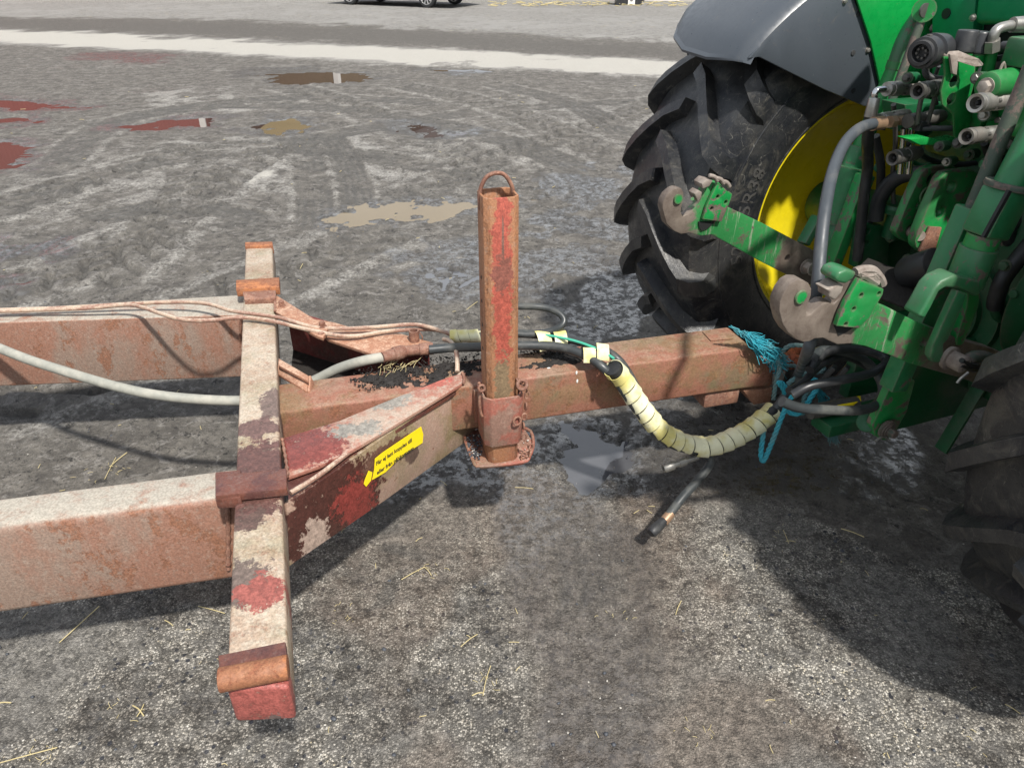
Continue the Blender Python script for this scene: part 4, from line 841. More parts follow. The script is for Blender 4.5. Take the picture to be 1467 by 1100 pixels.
for pts, r, mt in (([(1300, 205, .1), (1330, 228, .12), (1370, 236, .1), (1420, 232, .05), (1470, 240, 0)], .009, 'hose_dk'), ([(1352, 140, .06), (1375, 160, .1), (1400, 172, .05), (1440, 170, 0), (1480, 160, 0)], .008, 'steel_dk'),
                   ([(1410, 205, -.08), (1420, 235, -.05), (1432, 262, 0), (1440, 300, .05)], .011, 'hose_dk'), ([(1404, 100, .0), (1420, 112, .0), (1470, 108, .0)], .007, 'steel'), ([(1345, 95, .1), (1338, 120, .12), (1342, 150, .12)], .006, 'hose_dk'),
                   ([(1280, 150, .2), (1283, 200, .22), (1279, 250, .22), (1281, 310, .2)], .008, 'steel_dk'), ([(1452, 185, -.1), (1462, 230, -.1), (1466, 280, -.1)], .012, 'hose_dk'), ([(1290, 210, .2), (1315, 236, .18), (1345, 232, .15)], .007, 'green_dk')):
    hose('small_line', pts, r, mt)
for u, v, l, r, mt in ((1399, 112, -.10, .010, 'steel_dk'), (1410, 165, -.10, .011, 'steel'), (1432, 172, -.10, .010, 'steel_dk'), (1372, 205, -.06, .010, 'steel_dk'), (1345, 210, -.05, .009, 'steel_dk'), (1428, 215, -.10, .011, 'green_dk'), (1388, 222, .0, .010, 'green_dk'), (1300, 112, .1, .010, 'steel_dk'), (1450, 205, -.12, .012, 'steel_dk'), (1356, 232, .0, .009, 'steel'), (1275, 340, .2, .011, 'green_dk'), (1300, 372, .15, .012, 'green_dk')):
    p = L.y(u, v, l); bm = NB(); bolt(bm, p, (-1, -.35, .1), r, .014); part('housing_bolt', bm, mt)
    bm = NB(); cyl(bm, p+Vector((.05, .0175, -.005)), p, r*1.7, 14); part('bolt_boss', bm, 'green_dk')
# hose loops by the hitch
hose('looped_hose', [(1135, 566, -.26), (1160, 553, -.27), (1200, 545, -.28), (1240, 537, -.27), (1264, 526, -.26), (1268, 514, -.22), (1240, 503, -.18), (1205, 500, -.16), (1178, 508, -.18), (1160, 530, -.22)], .014, 'hose_dk')
hose('looped_hose', [(1120, 575, -.26), (1145, 584, -.27), (1180, 587, -.28), (1225, 588, -.28), (1252, 582, -.27), (1264, 566, -.24), (1262, 545, -.2), (1245, 522, -.16), (1220, 508, -.14), (1180, 502, -.16), (1165, 512, -.2)], .0155, 'hose')
hose('looped_hose', [(1130, 560, -.24), (1150, 548, -.22), (1180, 520, -.18), (1215, 512, -.14), (1250, 530, -.16)], .012, 'hose_dk')
# pickup hook with rings
bm = NB(); tube(bm, [L.z(u, v, .44) for u, v in ((1160, 590), (1200, 583), (1226, 578))], .028, 14, 4); part('pickup_hook', bm, 'steel_dk')
bm = NB(); slab(bm, [L.z(u, v, .45) for u, v in ((1192, 579), (1214, 574), (1232, 570), (1233, 577), (1220, 583), (1196, 585))], (0, 0, .012)); part('yellow_guard', bm, 'yellow_s', bev=.003)
for u in (1196, 1215):
    bm = NB(); beam(bm, L.z(u, 525, .58), L.z(u-22, 548, .50), .03, .02); part('hook_cover', bm, 'black', bev=.004)

# ================================================================ TRAILER
TL = empty('trailer', T.m, 'rusty red trailer frame with crossbeam, V shaped arms and drawbar hitched to the tractor', 'trailer')
def tp(name, bm, mat, parent=None, **kw): return build(name, bm, M[mat], parent or TL, **kw)
tz = lambda z, pts: [T.z(u, v, z) for u, v in pts]
# drawbar box with slanted end
prof = [(-.74, .435), (-.74, .61), (.955, .61), (1.070, .505), (1.082, .425), (.95, .432)]
bm = NB(); hexa(bm, [(x, .008, z) for x, z in prof], [(x, .192, z) for x, z in prof]); tp('drawbar', bm, 'draw', bev=.010, seg=3)
bm = NB(); q = [T.y(u, v, .02) for u, v in ((1065, 560), (1107, 556), (1104, 576), (1080, 580))]; slab(bm, q, (0, .15, 0)); tp('drawbar_lip', bm, 'arm_far', bev=.004)
bm = NB(); box(bm, .80, .95, .02, .18, .36, .428); tp('drawbar_bracket', bm, 'rust', bev=.01)
bm = NB(); slab(bm, tz(.611, [(1006, 476), (1036, 474), (1050, 486), (1018, 489)]), (0, 0, .004)); tp('cover_plate', bm, 'draw', bev=.0015)
bm = NB(); cyl(bm, (1.04, .10, .47), (1.22, .10, .47), .036, 20); torus(bm, (1.285, .10, .47), (0, 0, 1), .055, .027, 28, 12); ey = tp('towing_eye', bm, 'eye')
# crossbeam
cb = tz(.65, [(352, 351), (390, 350), (414, 983), (324, 987)]); zl = T.y(380, 1033, (cb[2].y+cb[3].y)/2).z
bm = NB(); slab(bm, cb, (0, 0, -(.65-zl))); XB = tp('crossbeam', bm, 'cross', bev=.009, seg=3)
bm = NB(); slab(bm, tz(.662, [(351, 347), (390, 346), (391, 352), (351, 353)]), (0, 0, -.04)); tp('end_lip', bm, 'strap', bev=.002)
bm = NB(); slab(bm, tz(.685, [(338, 401), (400, 397), (400, 411), (338, 414)]), (0, 0, -.035)); tp('top_clamp', bm, 'strap', bev=.003)
bm = NB(); slab(bm, tz(.672, [(347, 416), (384, 414), (384, 410), (395, 410), (395, 427), (350, 429)]), (0, 0, -.026)); tp('clamp_block', bm, 'rust', bev=.003)
bm = NB(); slab(bm, tz(.682, [(309, 681), (410, 670), (411, 699), (308, 710)]), (0, 0, -.026)); slab(bm, tz(.672, [(308, 676), (345, 672), (345, 712), (308, 714)]), (0, 0, -.035)); tp('middle_clamp', bm, 'oily', bev=.004)
a, b = T.z(314, 974, .674), T.z(413, 955, .674); bm = NB(); tube(bm, [a, (a+b)/2, b], .024, 24, 3); tp('cross_pipe', bm, 'strap', bev=.002)
bm = NB(); slab(bm, tz(.674, [(312, 938), (409, 918), (411, 938), (314, 958)]), (0, 0, -.022)); tp('clamp_bar', bm, 'oily', bev=.003)
# side beams
def side(nearpts, farpts, zb, nm='side_beam', lab=None):
    (n0, n1), (f0, f1) = nearpts, farpts; d = (n0-n1); n0 = n0+d*1.6; d = (f0-f1); f0 = f0+d*1.6
    A_ = [n0, n1, f1, f0]; bm = NB(); slab(bm, [Vector((p.x, p.y, .61)) for p in A_], (0, 0, -(.61-zb))); return tp(nm, bm, 'beam', bev=.022, seg=4, label=lab)
n0, n1 = tz(.61, [(0, 755), (312, 716)]); f0, f1 = tz(.61, [(0, 711), (311, 673)])
n1.x = f1.x = -.79; side((n0, n1), (f0, f1), .31, lab='near side beam, dusty on top and pinkish on its side')
n0, n1 = tz(.61, [(0, 462), (345, 452)]); f0, f1 = tz(.61, [(0, 443), (345, 423)])
n1.x = f1.x = -.84; side((n0, n1), (f0, f1), .32, lab='far side beam with two rusty pipes along its top')
# near arm
top = [(403, 628), (485, 603), (560, 572), (640, 541), (667, 533), (664, 548), (620, 575), (560, 612), (500, 647), (455, 668), (412, 683)]
bm = NB(); plate(bm, tz(.62, top), (0, 0, -.013)); tp('arm_top_plate', bm, 'arm_top', bev=.002, label='near arm plate with oily red stains')
A1, B1 = T.z(411, 722, .605), T.z(657, 551, .605); dn_ = (B1-A1).normalized(); nn = dn_.cross(Vector((0, 0, 1)))
pl = lambda u, v, off=0: T.plane(u, v, A1+nn*off, nn)
sp_ = [A1, pl(470, 682), pl(560, 619), B1, pl(686, 541), pl(686, 610), pl(667, 633), pl(550, 718), pl(413, 812)]
bm = NB(); plate(bm, sp_, -nn*.012); tp('arm_side_plate', bm, 'arm_side', bev=.002, label='near arm side plate with a yellow sticker and dark oil stains')
bm = NB(); q = tz(.598, [(412, 683), (500, 647), (664, 548), (660, 556), (500, 660), (413, 720)]); slab(bm, q, (0, 0, -.012)); tp('arm_ledge', bm, 'oily')
bm = NB(); P = [T.z(u, v, .612) for u, v in ((664, 533), (640, 552), (600, 580), (550, 612), (500, 648), (455, 682), (416, 706))]; tube(bm, P, .0075, 10, 4); tp('arm_pipe', bm, 'pipe')
# sticker
s0, s1, s2 = pl(538, 654, .004), pl(604, 610, .004), pl(605, 633, .004); bm = NB()
q = [pl(u, v, .003) for u, v in ((537, 657), (548, 648), (603, 611), (606, 622), (605, 634), (580, 650), (566, 662), (552, 676), (533, 687), (536, 672))]; plate(bm, q, nn*.0015); ST = tp('sticker', bm, 'yellow_s')
q0 = pl(539, 669, .0055); ax = (pl(598, 629, .0055)-q0).normalized(); ay = nn.cross(ax); ay = -ay if ay.z < 0 else ay
for body, du, off, ob_ in (('Får ej last kopplas till', 539, 667, .0), ('eller från påhängsvagn', 540, 680, .0)):
    q0 = pl(du, off, .0052); text_mesh(body, .0195, .0003, 'ink', 'sticker_lettering', ST, lambda c, q0=q0: q0+ax*c.x+ay*c.y+nn*c.z, .0004)
bm = NB(); q = [pl(u, v, .003) for u, v in ((523, 686), (528, 674), (533, 676), (531, 688), (524, 697), (521, 693))]; plate(bm, q, nn*.0015); tp('sticker_scrap', bm, 'yellow_s')
# far arm
bm = NB(); plate(bm, tz(.655, [(391, 423), (398, 424), (452, 458), (470, 470), (463, 484), (452, 480), (394, 446)]), (0, 0, -.014)); tp('arm_gusset', bm, 'arm_far', bev=.002, label='bolted orange gusset at the crossbeam')
bm = NB(); plate(bm, tz(.625, [(440, 455), (480, 462), (500, 468), (560, 474), (618, 490), (622, 500), (590, 506), (548, 512), (470, 486)]), (0, 0, -.013)); tp('arm_top_plate', bm, 'arm_far', bev=.002, label='orange top plate of the far arm')
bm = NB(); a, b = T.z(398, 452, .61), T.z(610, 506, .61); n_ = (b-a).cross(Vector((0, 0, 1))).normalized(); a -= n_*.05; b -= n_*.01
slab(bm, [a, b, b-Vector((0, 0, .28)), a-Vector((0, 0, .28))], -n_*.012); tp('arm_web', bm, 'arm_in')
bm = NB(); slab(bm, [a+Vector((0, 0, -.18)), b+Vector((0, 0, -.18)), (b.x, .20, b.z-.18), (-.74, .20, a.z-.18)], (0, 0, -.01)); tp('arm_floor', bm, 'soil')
for u, v, z in ((404, 438, .655), (462, 468, .655), (461, 483, .64)):
    bm = NB(); bolt(bm, T.z(u, v, z), (0, 0, 1), .012, .016); tp('bolt', bm, 'rust')
bm = NB(); slab(bm, tz(.648, [(399, 513), (442, 538), (442, 546), (399, 523)]), (0, 0, -.012)); q = [T.z(399, 513, .645), T.z(442, 538, .645)]
slab(bm, [q[0], q[1], q[1]+Vector((-.01, -.055, -.03)), q[0]+Vector((-.01, -.055, -.03))], (0, 0, -.01)); slab(bm, [q[1], q[1]+Vector((-.01, -.055, -.03)), q[1]+Vector((.0, -.055, -.075)), q[1]+Vector((.01, 0, -.045))], (.008, 0, 0)); tp('angle_bracket', bm, 'arm_far', bev=.002)
p = T.z(594, 490, .62); bm = NB(); lathe(bm, p, (0, 0, 1), [(0, .019), (.048, .019), (.048, .014), (.01, .014), (.01, .001)], 24); tp('stub_pipe', bm, 'rust')
bm = NB(); tube(bm, [p+Vector((.02, 0, .04)), p+Vector((.03, -.005, .02)), p+Vector((.028, 0, .0)), p+Vector((.035, -.01, -.01))], .0022, 6, 4); tp('wire_hook', bm, 'rust')
def weld(pts, r=.006):
    P = smoothpath(pts, 10); bm = NB(); tube(bm, P, lambda t: r*(.8+.35*math.sin(t*len(P)*2.1)+.2*random.random()), 8, raw=True); tp('weld_bead', bm, 'rust')
weld([pl(683, 543, .003), pl(684, 575, .003), pl(683, 610, .003)]); weld([T.z(404, 628, .628), T.z(409, 655, .628), T.z(412, 682, .628)], .005)
weld([T.z(326, 720, .60), T.z(327, 760, .50), T.z(327, 815, .36)], .007); weld([T.z(345, 452, .615), T.z(344, 500, .45)], .006)
weld([T.z(662, 534, .625), T.z(665, 541, .625), T.z(664, 549, .625)], .005); weld([T.z(394, 430, .658), T.z(394, 446, .658)], .005)
for u, v in ((786, 527), (827, 546), (826, 534)):
    q = T.z(u, v, .6115) if v < 530 else T.y(u, v, .0065); bm = NB(); bmesh.ops.create_icosphere(bm, subdivisions=2, radius=.005); bmesh.ops.scale(bm, vec=(.7, .22, 1.6) if v > 530 else (1.3, .8, .2), verts=bm.verts); bmesh.ops.translate(bm, vec=q, verts=bm.verts); tp('paint_drip', bm, 'white')
# jack
JX, JY, HW = -.028, -.071, .0525
zt = T.y(715, 284, JY-HW).z; zb_ = T.y(720, 662, JY-HW).z
def sq(h, c, z): return [(JX+x, JY+y, z) for x, y in ((-h+c, -h), (h-c, -h), (h, -h+c), (h, h-c), (h-c, h), (-h+c, h), (-h, h-c), (-h, -h+c))]
bm = NB(); lo, li_ = sq(HW, .016, zb_), sq(HW-.007, .012, zb_); hi, hii = sq(HW, .016, zt), sq(HW-.007, .012, zt)
V_ = [[bm.verts.new(p) for p in r_] for r_ in (lo, hi, hii, li_)]
for A_, B_ in zip(V_, V_[1:]+V_[:1]):
    for k in range(8): bm.faces.new((A_[k], A_[(k+1) % 8], B_[(k+1) % 8], B_[k]))
JK = tp('jack_post', bm, 'post', bev=.0022)
bm = NB(); P = [T.y(u, v, JY+.01) for u, v in ((688, 300), (687, 282), (690, 266), (698, 253), (711, 248), (723, 251), (732, 264), (736, 280), (737, 300))]; tube(bm, P, .0062, 10, 6); build('handle', bm, M['rust'], JK)
bm = NB()
for k in range(4):
    p = T.x(686.5+k*1., 392+k*34, JX-HW); p.y = JY+.005; cyl(bm, p+Vector((.002, 0, 0)), p+Vector((-.0008, 0, 0)), .0065, 12)
build('pin_hole_shade', bm, M['dark'], JK)  # near-black discs on the post face paint the darkness of its holes
cz0, cz1 = T.y(715, 640, JY-.068).z, T.y(715, 572, JY-.068).z
bm = NB(); lo, hi = sq(.067, .022, cz0), sq(.067, .022, cz1); l2, h2 = sq(.058, .017, cz0), sq(.058, .017, cz1)
V_ = [[bm.verts.new(p) for p in r_] for r_ in (lo, hi, h2, l2)]
for A_, B_ in zip(V_, V_[1:]+V_[:1]):
    for k in range(8): bm.faces.new((A_[k], A_[(k+1) % 8], B_[(k+1) % 8], B_[k]))
tp('jack_collar', bm, 'collar', bev=.003, seg=2)
bm = NB(); box(bm, JX-.075, JX+.075, -.012, .0055, cz0+.02, .60); tp('jack_mount', bm, 'draw', bev=.003)
bm = NB(); fp = tz(zb_, [(663, 622), (690, 612), (752, 614), (764, 634), (758, 656), (748, 663), (690, 669), (678, 662)]); plate(bm, fp, (0, 0, -.010)); 
JF = tp('foot_plate', bm, 'collar', bev=.003)
bm = NB(); tube(bm, [p+Vector((0, 0, .004)) for p in fp]+[fp[0]+Vector((0, 0, .004))], .006, 8, 3); build('foot_rim', bm, M['collar'], JF)
bm = NB(); P = smoothpath([T.y(u, v, JY-.055) for u, v in ((744, 545), (752, 551), (755, 566), (752, 590), (750, 610), (752, 632), (760, 640), (756, 655), (748, 660), (752, 648))], 3)
for i, (a, b) in enumerate(zip(P[::2], P[1::2]+P[-1:])):
    d = (P[min(2*i+1, len(P)-1)]-P[max(0, 2*i-1)]).normalized(); ax_ = Vector((0, -1, .2)) if i % 2 else Vector((1, 0, .1)); ax_ = (ax_-d*(ax_ @ d)).normalized()
    torus(bm, P[2*i], ax_, .0085, .0030, 14, 6, 1.45, d)
tp('chain', bm, 'rust')
bm = NB(); torus(bm, T.y(741, 603, JY-.078), (.3, -1, .2), .014, .0035, 18, 6); tp('chain_ring', bm, 'rust'); bm = NB(); torus(bm, T.y(748, 551, JY-.07), (0, -1, .6), .015, .006, 18, 8); tp('chain_ring', bm, 'rust')
bm = NB(); tube(bm, [T.y(u, v, JY-.04) for u, v in ((686, 548), (690, 558), (687, 570), (688, 588), (691, 596))], .0045, 8, 4); torus(bm, T.y(690, 556, JY-.05), (0, -1, .3), .010, .004); tp('safety_pin', bm, 'rust')
# pipes along the far beam
def tpath(pts, r, name, mat, seg=10, n=6, lab=None):
    bm = NB(); P = [T.y(u, v, l-100) if l > 50 else T.z(u, v, l) for u, v, l in pts]; tube(bm, P, r, seg, n); return tp(name, bm, mat, label=lab)
tpath([(-420, 455, .63), (-200, 451, .64), (0, 444, .64), (90, 441, .64), (192, 435, .65), (262, 433, .66), (300, 436, .67), (330, 445, .672), (365, 450, .672), (400, 455, .67), (445, 468, .655), (480, 471, .65), (534, 469, .655), (586, 465, .665), (612, 468, .665), (650, 480, .66)], .0078, 'brake_pipe', 'pipe', lab='upper rusty pipe')
tpath([(-420, 458, .63), (-200, 454, .64), (0, 446, .64), (120, 442, .65), (180, 437, .67), (206, 441, .69), (232, 450, .70), (262, 458, .70), (300, 459, .69), (345, 455, .672), (390, 460, .67), (440, 472, .66), (500, 482, .645), (560, 474, .64), (620, 472, .65), (648, 480, .65)], .0078, 'brake_pipe', 'pipe', lab='lower rusty pipe that sags over the beam face')
tpath([(636, 486, .66), (645, 489, .67), (652, 499, .665), (655, 515, .645), (655, 533, .622)], .0085, 'pipe_bend', 'pipe')
# big hose under the crossbeam
tpath([(-420, 300, .55), (-150, 430, .58), (0, 499, .58), (90, 531, .56), (180, 557, .54), (250, 569, .52), (342, 574, .51), (400, 566, .52), (450, 545, .55), (485, 528, .60), (520, 517, .645), (553, 511, .655)], .018, 'large_hose', 'sleeve', 14, lab='large grey hose passing under the crossbeam')
bm = NB(); a, b = T.z(552, 511, .66), T.z(580, 503, .66); d = b-a; n = d.length; lathe(bm, a, d, [(-.01, .019), (n*.4, .022), (n*.45, .026), (n*.8, .026), (n, .021)], 12); lathe(bm, b, T.z(620, 499, .66)-b, [(0, .019), (.05, .019), (.052, .022), (.10, .022)], 16); tp('hose_joint', bm, 'rust')
tpath([(615, 501, .665), (650, 498, .668), (690, 497, .67), (750, 495, .67), (800, 497, .67), (835, 508, .665), (862, 525, .65), (885, 548, 99.93), (915, 590, 99.90), (945, 625, 99.88), (972, 640, 99.87), (1000, 646, 99.87), (1018, 660, 99.86), (1002, 685, 99.82), (978, 712, 99.77), (958, 738, 99.73)], .0165, 'black_hose', 'hose', 14, 8, lab='black hose along the drawbar')
tpath([(652, 484, .67), (690, 482, .672), (745, 478, .675), (790, 482, .68), (830, 489, .68), (862, 500, .675), (885, 515, .66), (902, 538, 99.95), (922, 575, 99.92), (950, 608, 99.90), (980, 628, 99.89), (1015, 634, 99.88), (1060, 622, 99.90), (1095, 598, 99.93), (1125, 565, 99.98), (1145, 545, .52)], .0155, 'black_hose', 'hose', 14, 8, lab='black hose with a green line')
tpath([(760, 477, .695), (800, 483, .698), (832, 491, .698), (862, 503, .694), (880, 514, .683)], .0050, 'green_line', 'stripe', 8)
tpath([(700, 438, .80), (742, 439, .78), (775, 440, .77), (798, 447, .76), (808, 458, .74), (803, 468, .72), (786, 475, .70), (760, 479, .69), (735, 478, .69)], .0125, 'looped_hose', 'hose', 12, 8)
# cream spiral wrap
def ribbon(path, r, width, gap, name, lab=None, flare=.004, thick=.0022, squash=1.):
    P = smoothpath(path, 14); seg_ = [0]
    for a, b in zip(P, P[1:]): seg_.append(seg_[-1]+(b-a).length)
    Lt = seg_[-1]; F = frames(P); N_ = int(Lt/(width+gap)*28)
    def at_(s):
        s = min(max(s, 0), Lt-1e-5); i = min(np.searchsorted(seg_, s, 'right')-1, len(P)-2); t = (s-seg_[i])/(seg_[i+1]-seg_[i])
        return P[i].lerp(P[i+1], t), F[i]
    bm = NB(); rows = []; pitch = width+gap
    for k in range(N_+1):
        s = Lt*k/N_; a = 2*PI*s/pitch; row = []
        for w, ro in ((0, 0), (.5, .3), (1, 1)):
            p, (t, u, v) = at_(s+w*width-width/2); rr = r+flare*ro+.0010*math.sin(a*.37+1)
            row.append((p, u*math.cos(a)+v*math.sin(a)*squash, rr))
        o1 = [bm.verts.new(p+d*(rr+thick)) for p, d, rr in row]; o2 = [bm.verts.new(p+d*rr) for p, d, rr in row]; rows.append(o1+o2[::-1])
    for A_, B_ in zip(rows, rows[1:]):
        for j in range(6): bm.faces.new((A_[j], A_[(j+1) % 6], B_[(j+1) % 6], B_[j]))
    bm.faces.new(rows[0]); bm.faces.new(rows[-1][::-1]); return tp(name, bm, 'wrap', label=lab, sharp=50)
py = lambda pts: [T.y(u, v, l-100) if l > 50 else T.z(u, v, l) for u, v, l in pts]
tpath([(878, 527, .655), (893, 545, 99.935), (918, 582, 99.91), (946, 616, 99.89), (976, 633, 99.88), (1020, 639, 99.875), (1050, 628, 99.89), (1080, 611, 99.91), (1112, 584, 99.93)], .0285, 'wrapped_core', 'hose_dk', 14, 7)
ribbon(py([(878, 527, .655), (893, 545, 99.935), (918, 582, 99.91), (946, 616, 99.89), (976, 633, 99.88), (996, 638, 99.88)]), .032, .040, .006, 'spiral_wrap', 'cream spiral wrap sagging from the drawbar', .003)
ribbon(py([(996, 640, 99.88), (1020, 639, 99.875), (1050, 628, 99.89), (1080, 611, 99.91), (1108, 588, 99.935)]), .034, .043, .006, 'spiral_wrap', 'pale spiral wrap rising towards the rope', .0045)
ribbon(py([(645, 482, .672), (690, 481, .674)]), .021, .038, .001, 'spiral_wrap', 'short wrap left of the jack post', .002)
def band(u0, v0, u1, v1, z, w, tilt, r=.045):
    a, b = T.z(u0, v0, z), T.z(u1, v1, z-.02); c = (a+b)/2; d = Vector((1, tilt, 0)).normalized(); bm = NB(); rows = []
    yv = (b-a); up = Vector((0, 0, 1))
    for k in range(15):
        t = .04*PI+.96*PI*k/14; p = c-yv*.36*math.cos(t)*1.05+up*(r*math.sin(t)-.012)+d*(tilt*.02*math.cos(t))
        rows.append([bm.verts.new(p-d*w/2), bm.verts.new(p+d*w/2), bm.verts.new(p+d*w/2-up*.002*math.sin(t)+yv*.02*math.cos(t)), bm.verts.new(p-d*w/2-up*.002*math.sin(t)+yv*.02*math.cos(t))])
    for A_, B_ in zip(rows, rows[1:]):
        for j in range(4): bm.faces.new((A_[j], A_[(j+1) % 4], B_[(j+1) % 4], B_[j]))
    bm.faces.new(rows[0]); bm.faces.new(rows[-1][::-1]); tp('wrap_strip', bm, 'wrap')
band(768, 474, 786, 501, .682, .050, .12); band(798, 476, 806, 501, .682, .046, .0)
band(846, 498, 842, 518, .685, .042, -.3, .034); band(868, 492, 858, 514, .70, .042, -.6, .034)
# loose ends
bm = NB(); a, b = T.y(1000, 655, -.14), T.y(950, 671, -.15); d = b-a; n = d.length; lathe(bm, a, d, [(0, .010), (n*.35, .0105), (n*.36, .015), (n*.55, .015), (n*.56, .012), (n*.7, .012), (n*.71, .017), (n*.95, .018), (n, .014), (n, .008), (n*.8, .007)], 20); tp('hose_plug', bm, 'steel')
bm = NB(); a, b = T.y(961, 735, -.265), T.y(950, 748, -.285); d = b-a; lathe(bm, a, d, [(0, .0175), (d.length, .018)], 16); tp('hose_ferrule', bm, 'brass')
bm = NB(); a, b = T.y(951, 746, -.283), T.y(932, 764, -.315); d = b-a; n = d.length; lathe(bm, a, d, [(0, .017), (n*.3, .019), (n*.55, .019), (n*.6, .021), (n*.9, .020), (n, .015)], 18); tp('hose_cap', bm, 'black')

# ================================================================ turquoise rope
RP = empty('rope', T.m @ Matrix.Translation((1.1, 0, 0)), 'frayed turquoise rope knotted round the hoses between drawbar and tractor', 'rope')
OFF = Vector((1.1, 0, 0))
def rope(pts, r, mat, raw=None):
    P = [T.y(u, v, l)-OFF for u, v, l in pts]; P = smoothpath(P, 14); F = frames(P); s = 0; A_ = [[], [], []]
    for i, (p, (t, u, v)) in enumerate(zip(P, F)):
        if i: s += (P[i]-P[i-1]).length
        for k in range(3):
            a = s*2*PI/(r*7)+k*2*PI/3; A_[k].append(p+(u*math.cos(a)+v*math.sin(a))*r*.52)
    bm = NB()
    for q in A_: tube(bm, q, r*.56, 7, raw=True)
    build('rope_strand', bm, M[mat], RP)
rope([(1112, 520, -.02), (1130, 496, -.04), (1165, 500, -.06), (1178, 520, -.08), (1177, 532, -.1), (1150, 536, -.1), (1128, 550, -.1)], .0085, 'rope_old')
rope([(1108, 572, -.05), (1112, 545, -.05), (1117, 528, -.04), (1112, 515, -.03)], .0085, 'rope_old')
rope([(1146, 554, -.12), (1135, 568, -.14), (1122, 592, -.15), (1108, 628, -.155), (1098, 652, -.155), (1093, 660, -.15), (1090, 650, -.14), (1093, 625, -.12), (1096, 600, -.08)], .0095, 'rope')
rope([(1146, 554, -.12), (1152, 546, -.11), (1168, 545, -.12), (1170, 556, -.14), (1160, 572, -.15), (1152, 586, -.15), (1140, 593, -.13), (1126, 588, -.1)], .0095, 'rope')
rope([(1128, 560, -.10), (1122, 550, -.1), (1115, 548, -.1), (1122, 558, -.1), (1124, 566, -.08)], .008, 'rope')
rope([(1130, 585, -.1), (1150, 592, -.13), (1152, 570, -.12), (1165, 556, -.10), (1160, 540, -.08), (1140, 540, -.08)], .008, 'rope_old')
rope([(1118, 525, .0), (1135, 524, .0), (1150, 528, -.02)], .008, 'rope_old')
def fray(a, b, la, n, spread, mat, r=.0012, name='frayed_end', mid=None):
    bm = NB(); A_, B_ = T.y(*a, la)-OFF, T.y(*b, la)-OFF; ln = (B_-A_).length
    for i in range(n):
        rv = lambda k: Vector((random.gauss(0, 1), random.gauss(0, 1), random.gauss(0, 1)))*k
        t0 = random.random()*.6; p = A_.lerp(B_, t0)+rv(spread*.35); e_ = A_.lerp(B_, min(1.05, t0+.25+random.random()*.5))+rv(spread)
        tube(bm, [p, p.lerp(e_, .5)+rv(spread*.6), e_], r, 4, 3)
    o = build(name, bm, M[mat], RP); o['kind'] = 'stuff'
fray((1045, 466), (1072, 484), -.0, 24, .006, 'rope', .0016); fray((1066, 478), (1118, 518), -.01, 320, .017, 'rope'); fray((1095, 490), (1116, 525), -.01, 130, .02, 'rope')
fray((1172, 556), (1186, 590), -.1, 90, .010, 'rope', .0018); fray((1178, 585), (1196, 630), -.1, 160, .012, 'rope_old', .0016)

# ================================================================ small stuff
def scatter(name, pts, mat, smin, smax, flat=.6, kind='stuff', label=None, sub=1):
    bm = bmesh.new(); bmesh.ops.create_icosphere(bm, subdivisions=sub, radius=1); V0 = np.array([v.co[:] for v in bm.verts]); F0 = np.array([[v.index for v in f.verts] for f in bm.faces]); bm.free()
    Vs, Fs = [], []
    for i, p in enumerate(pts):
        s = smin+(smax-smin)*rng.random()**2.5; a = rng.random()*6.28; j = 1+(rng.random(V0.shape)-.5)*.5; v = V0*j*np.array([1, .55+.45*rng.random(), flat])*s
        v = v @ np.array([[math.cos(a), math.sin(a), 0], [-math.sin(a), math.cos(a), 0], [0, 0, 1]]); Vs.append(v+np.array(p)); Fs.append(F0+i*len(V0))
    return npmesh(name, np.vstack(Vs), np.vstack(Fs), M[mat], kind=kind, label=label)
def gpts(n, u0, u1, v0, v1, z=.0):
    out = []
    for _ in range(n):
        p = G(u0+(u1-u0)*rng.random(), v0+(v1-v0)*rng.random()); out.append((p.x, p.y, z))
    return out
pp = gpts(330, -100, 1500, 700, 1250)+gpts(260, 0, 1467, 300, 700); scatter('dark_gravel', pp, 'stone', .002, .010, label='dark stones scattered over the wet yard')
pp = gpts(500, -100, 1500, 690, 1250)+gpts(250, 0, 1467, 250, 700); scatter('pale_gravel', pp, 'stone_l', .0012, .0045, label='pale grit scattered over the wet yard')
# soil and muck on the drawbar
def muck(name, u0, u1, y0, y1, hmax, nx=170, ny=60):
    xa, xb = T.z(u0, 540, .61).x, T.z(u1, 510, .61).x; X, Y = np.meshgrid(np.linspace(xa, xb, nx), np.linspace(y0, y1, ny)); x, y = X.ravel(), Y.ravel()
    c = 1-np.abs((x-(xa+xb)/2)/((xb-xa)/2))**2.2; w = 1-np.abs((y-(y0+y1)/2)/((y1-y0)/2))**3
    m = c*.55+w*.45-.75+(fbm(x, y, 22, 4, 7)-.5)*1.5; h = np.where(m > 0, .0115+np.minimum(m, .5)*hmax*2*(.5+fbm(x, y, 60, 3, 9)), 0)+(fbm(x, y, 170, 2, 19)-.5)*.006*(m > 0)
    V = np.stack([x, y, .600+h], 1); V = (np.c_[V, np.ones(len(V))] @ np.array(T.m).T)[:, :3]
    i = (np.arange(ny-1)[:, None]*nx+np.arange(nx-1)).ravel(); npmesh(name, V, np.stack([i, i+1, i+nx+1, i+nx], 1), M['soil'], smooth=True, kind='stuff', label='caked black dirt lying on top of the drawbar')
muck('caked_dirt', 500, 700, .035, .185, .010); muck('caked_dirt', 735, 870, .06, .17, .005)
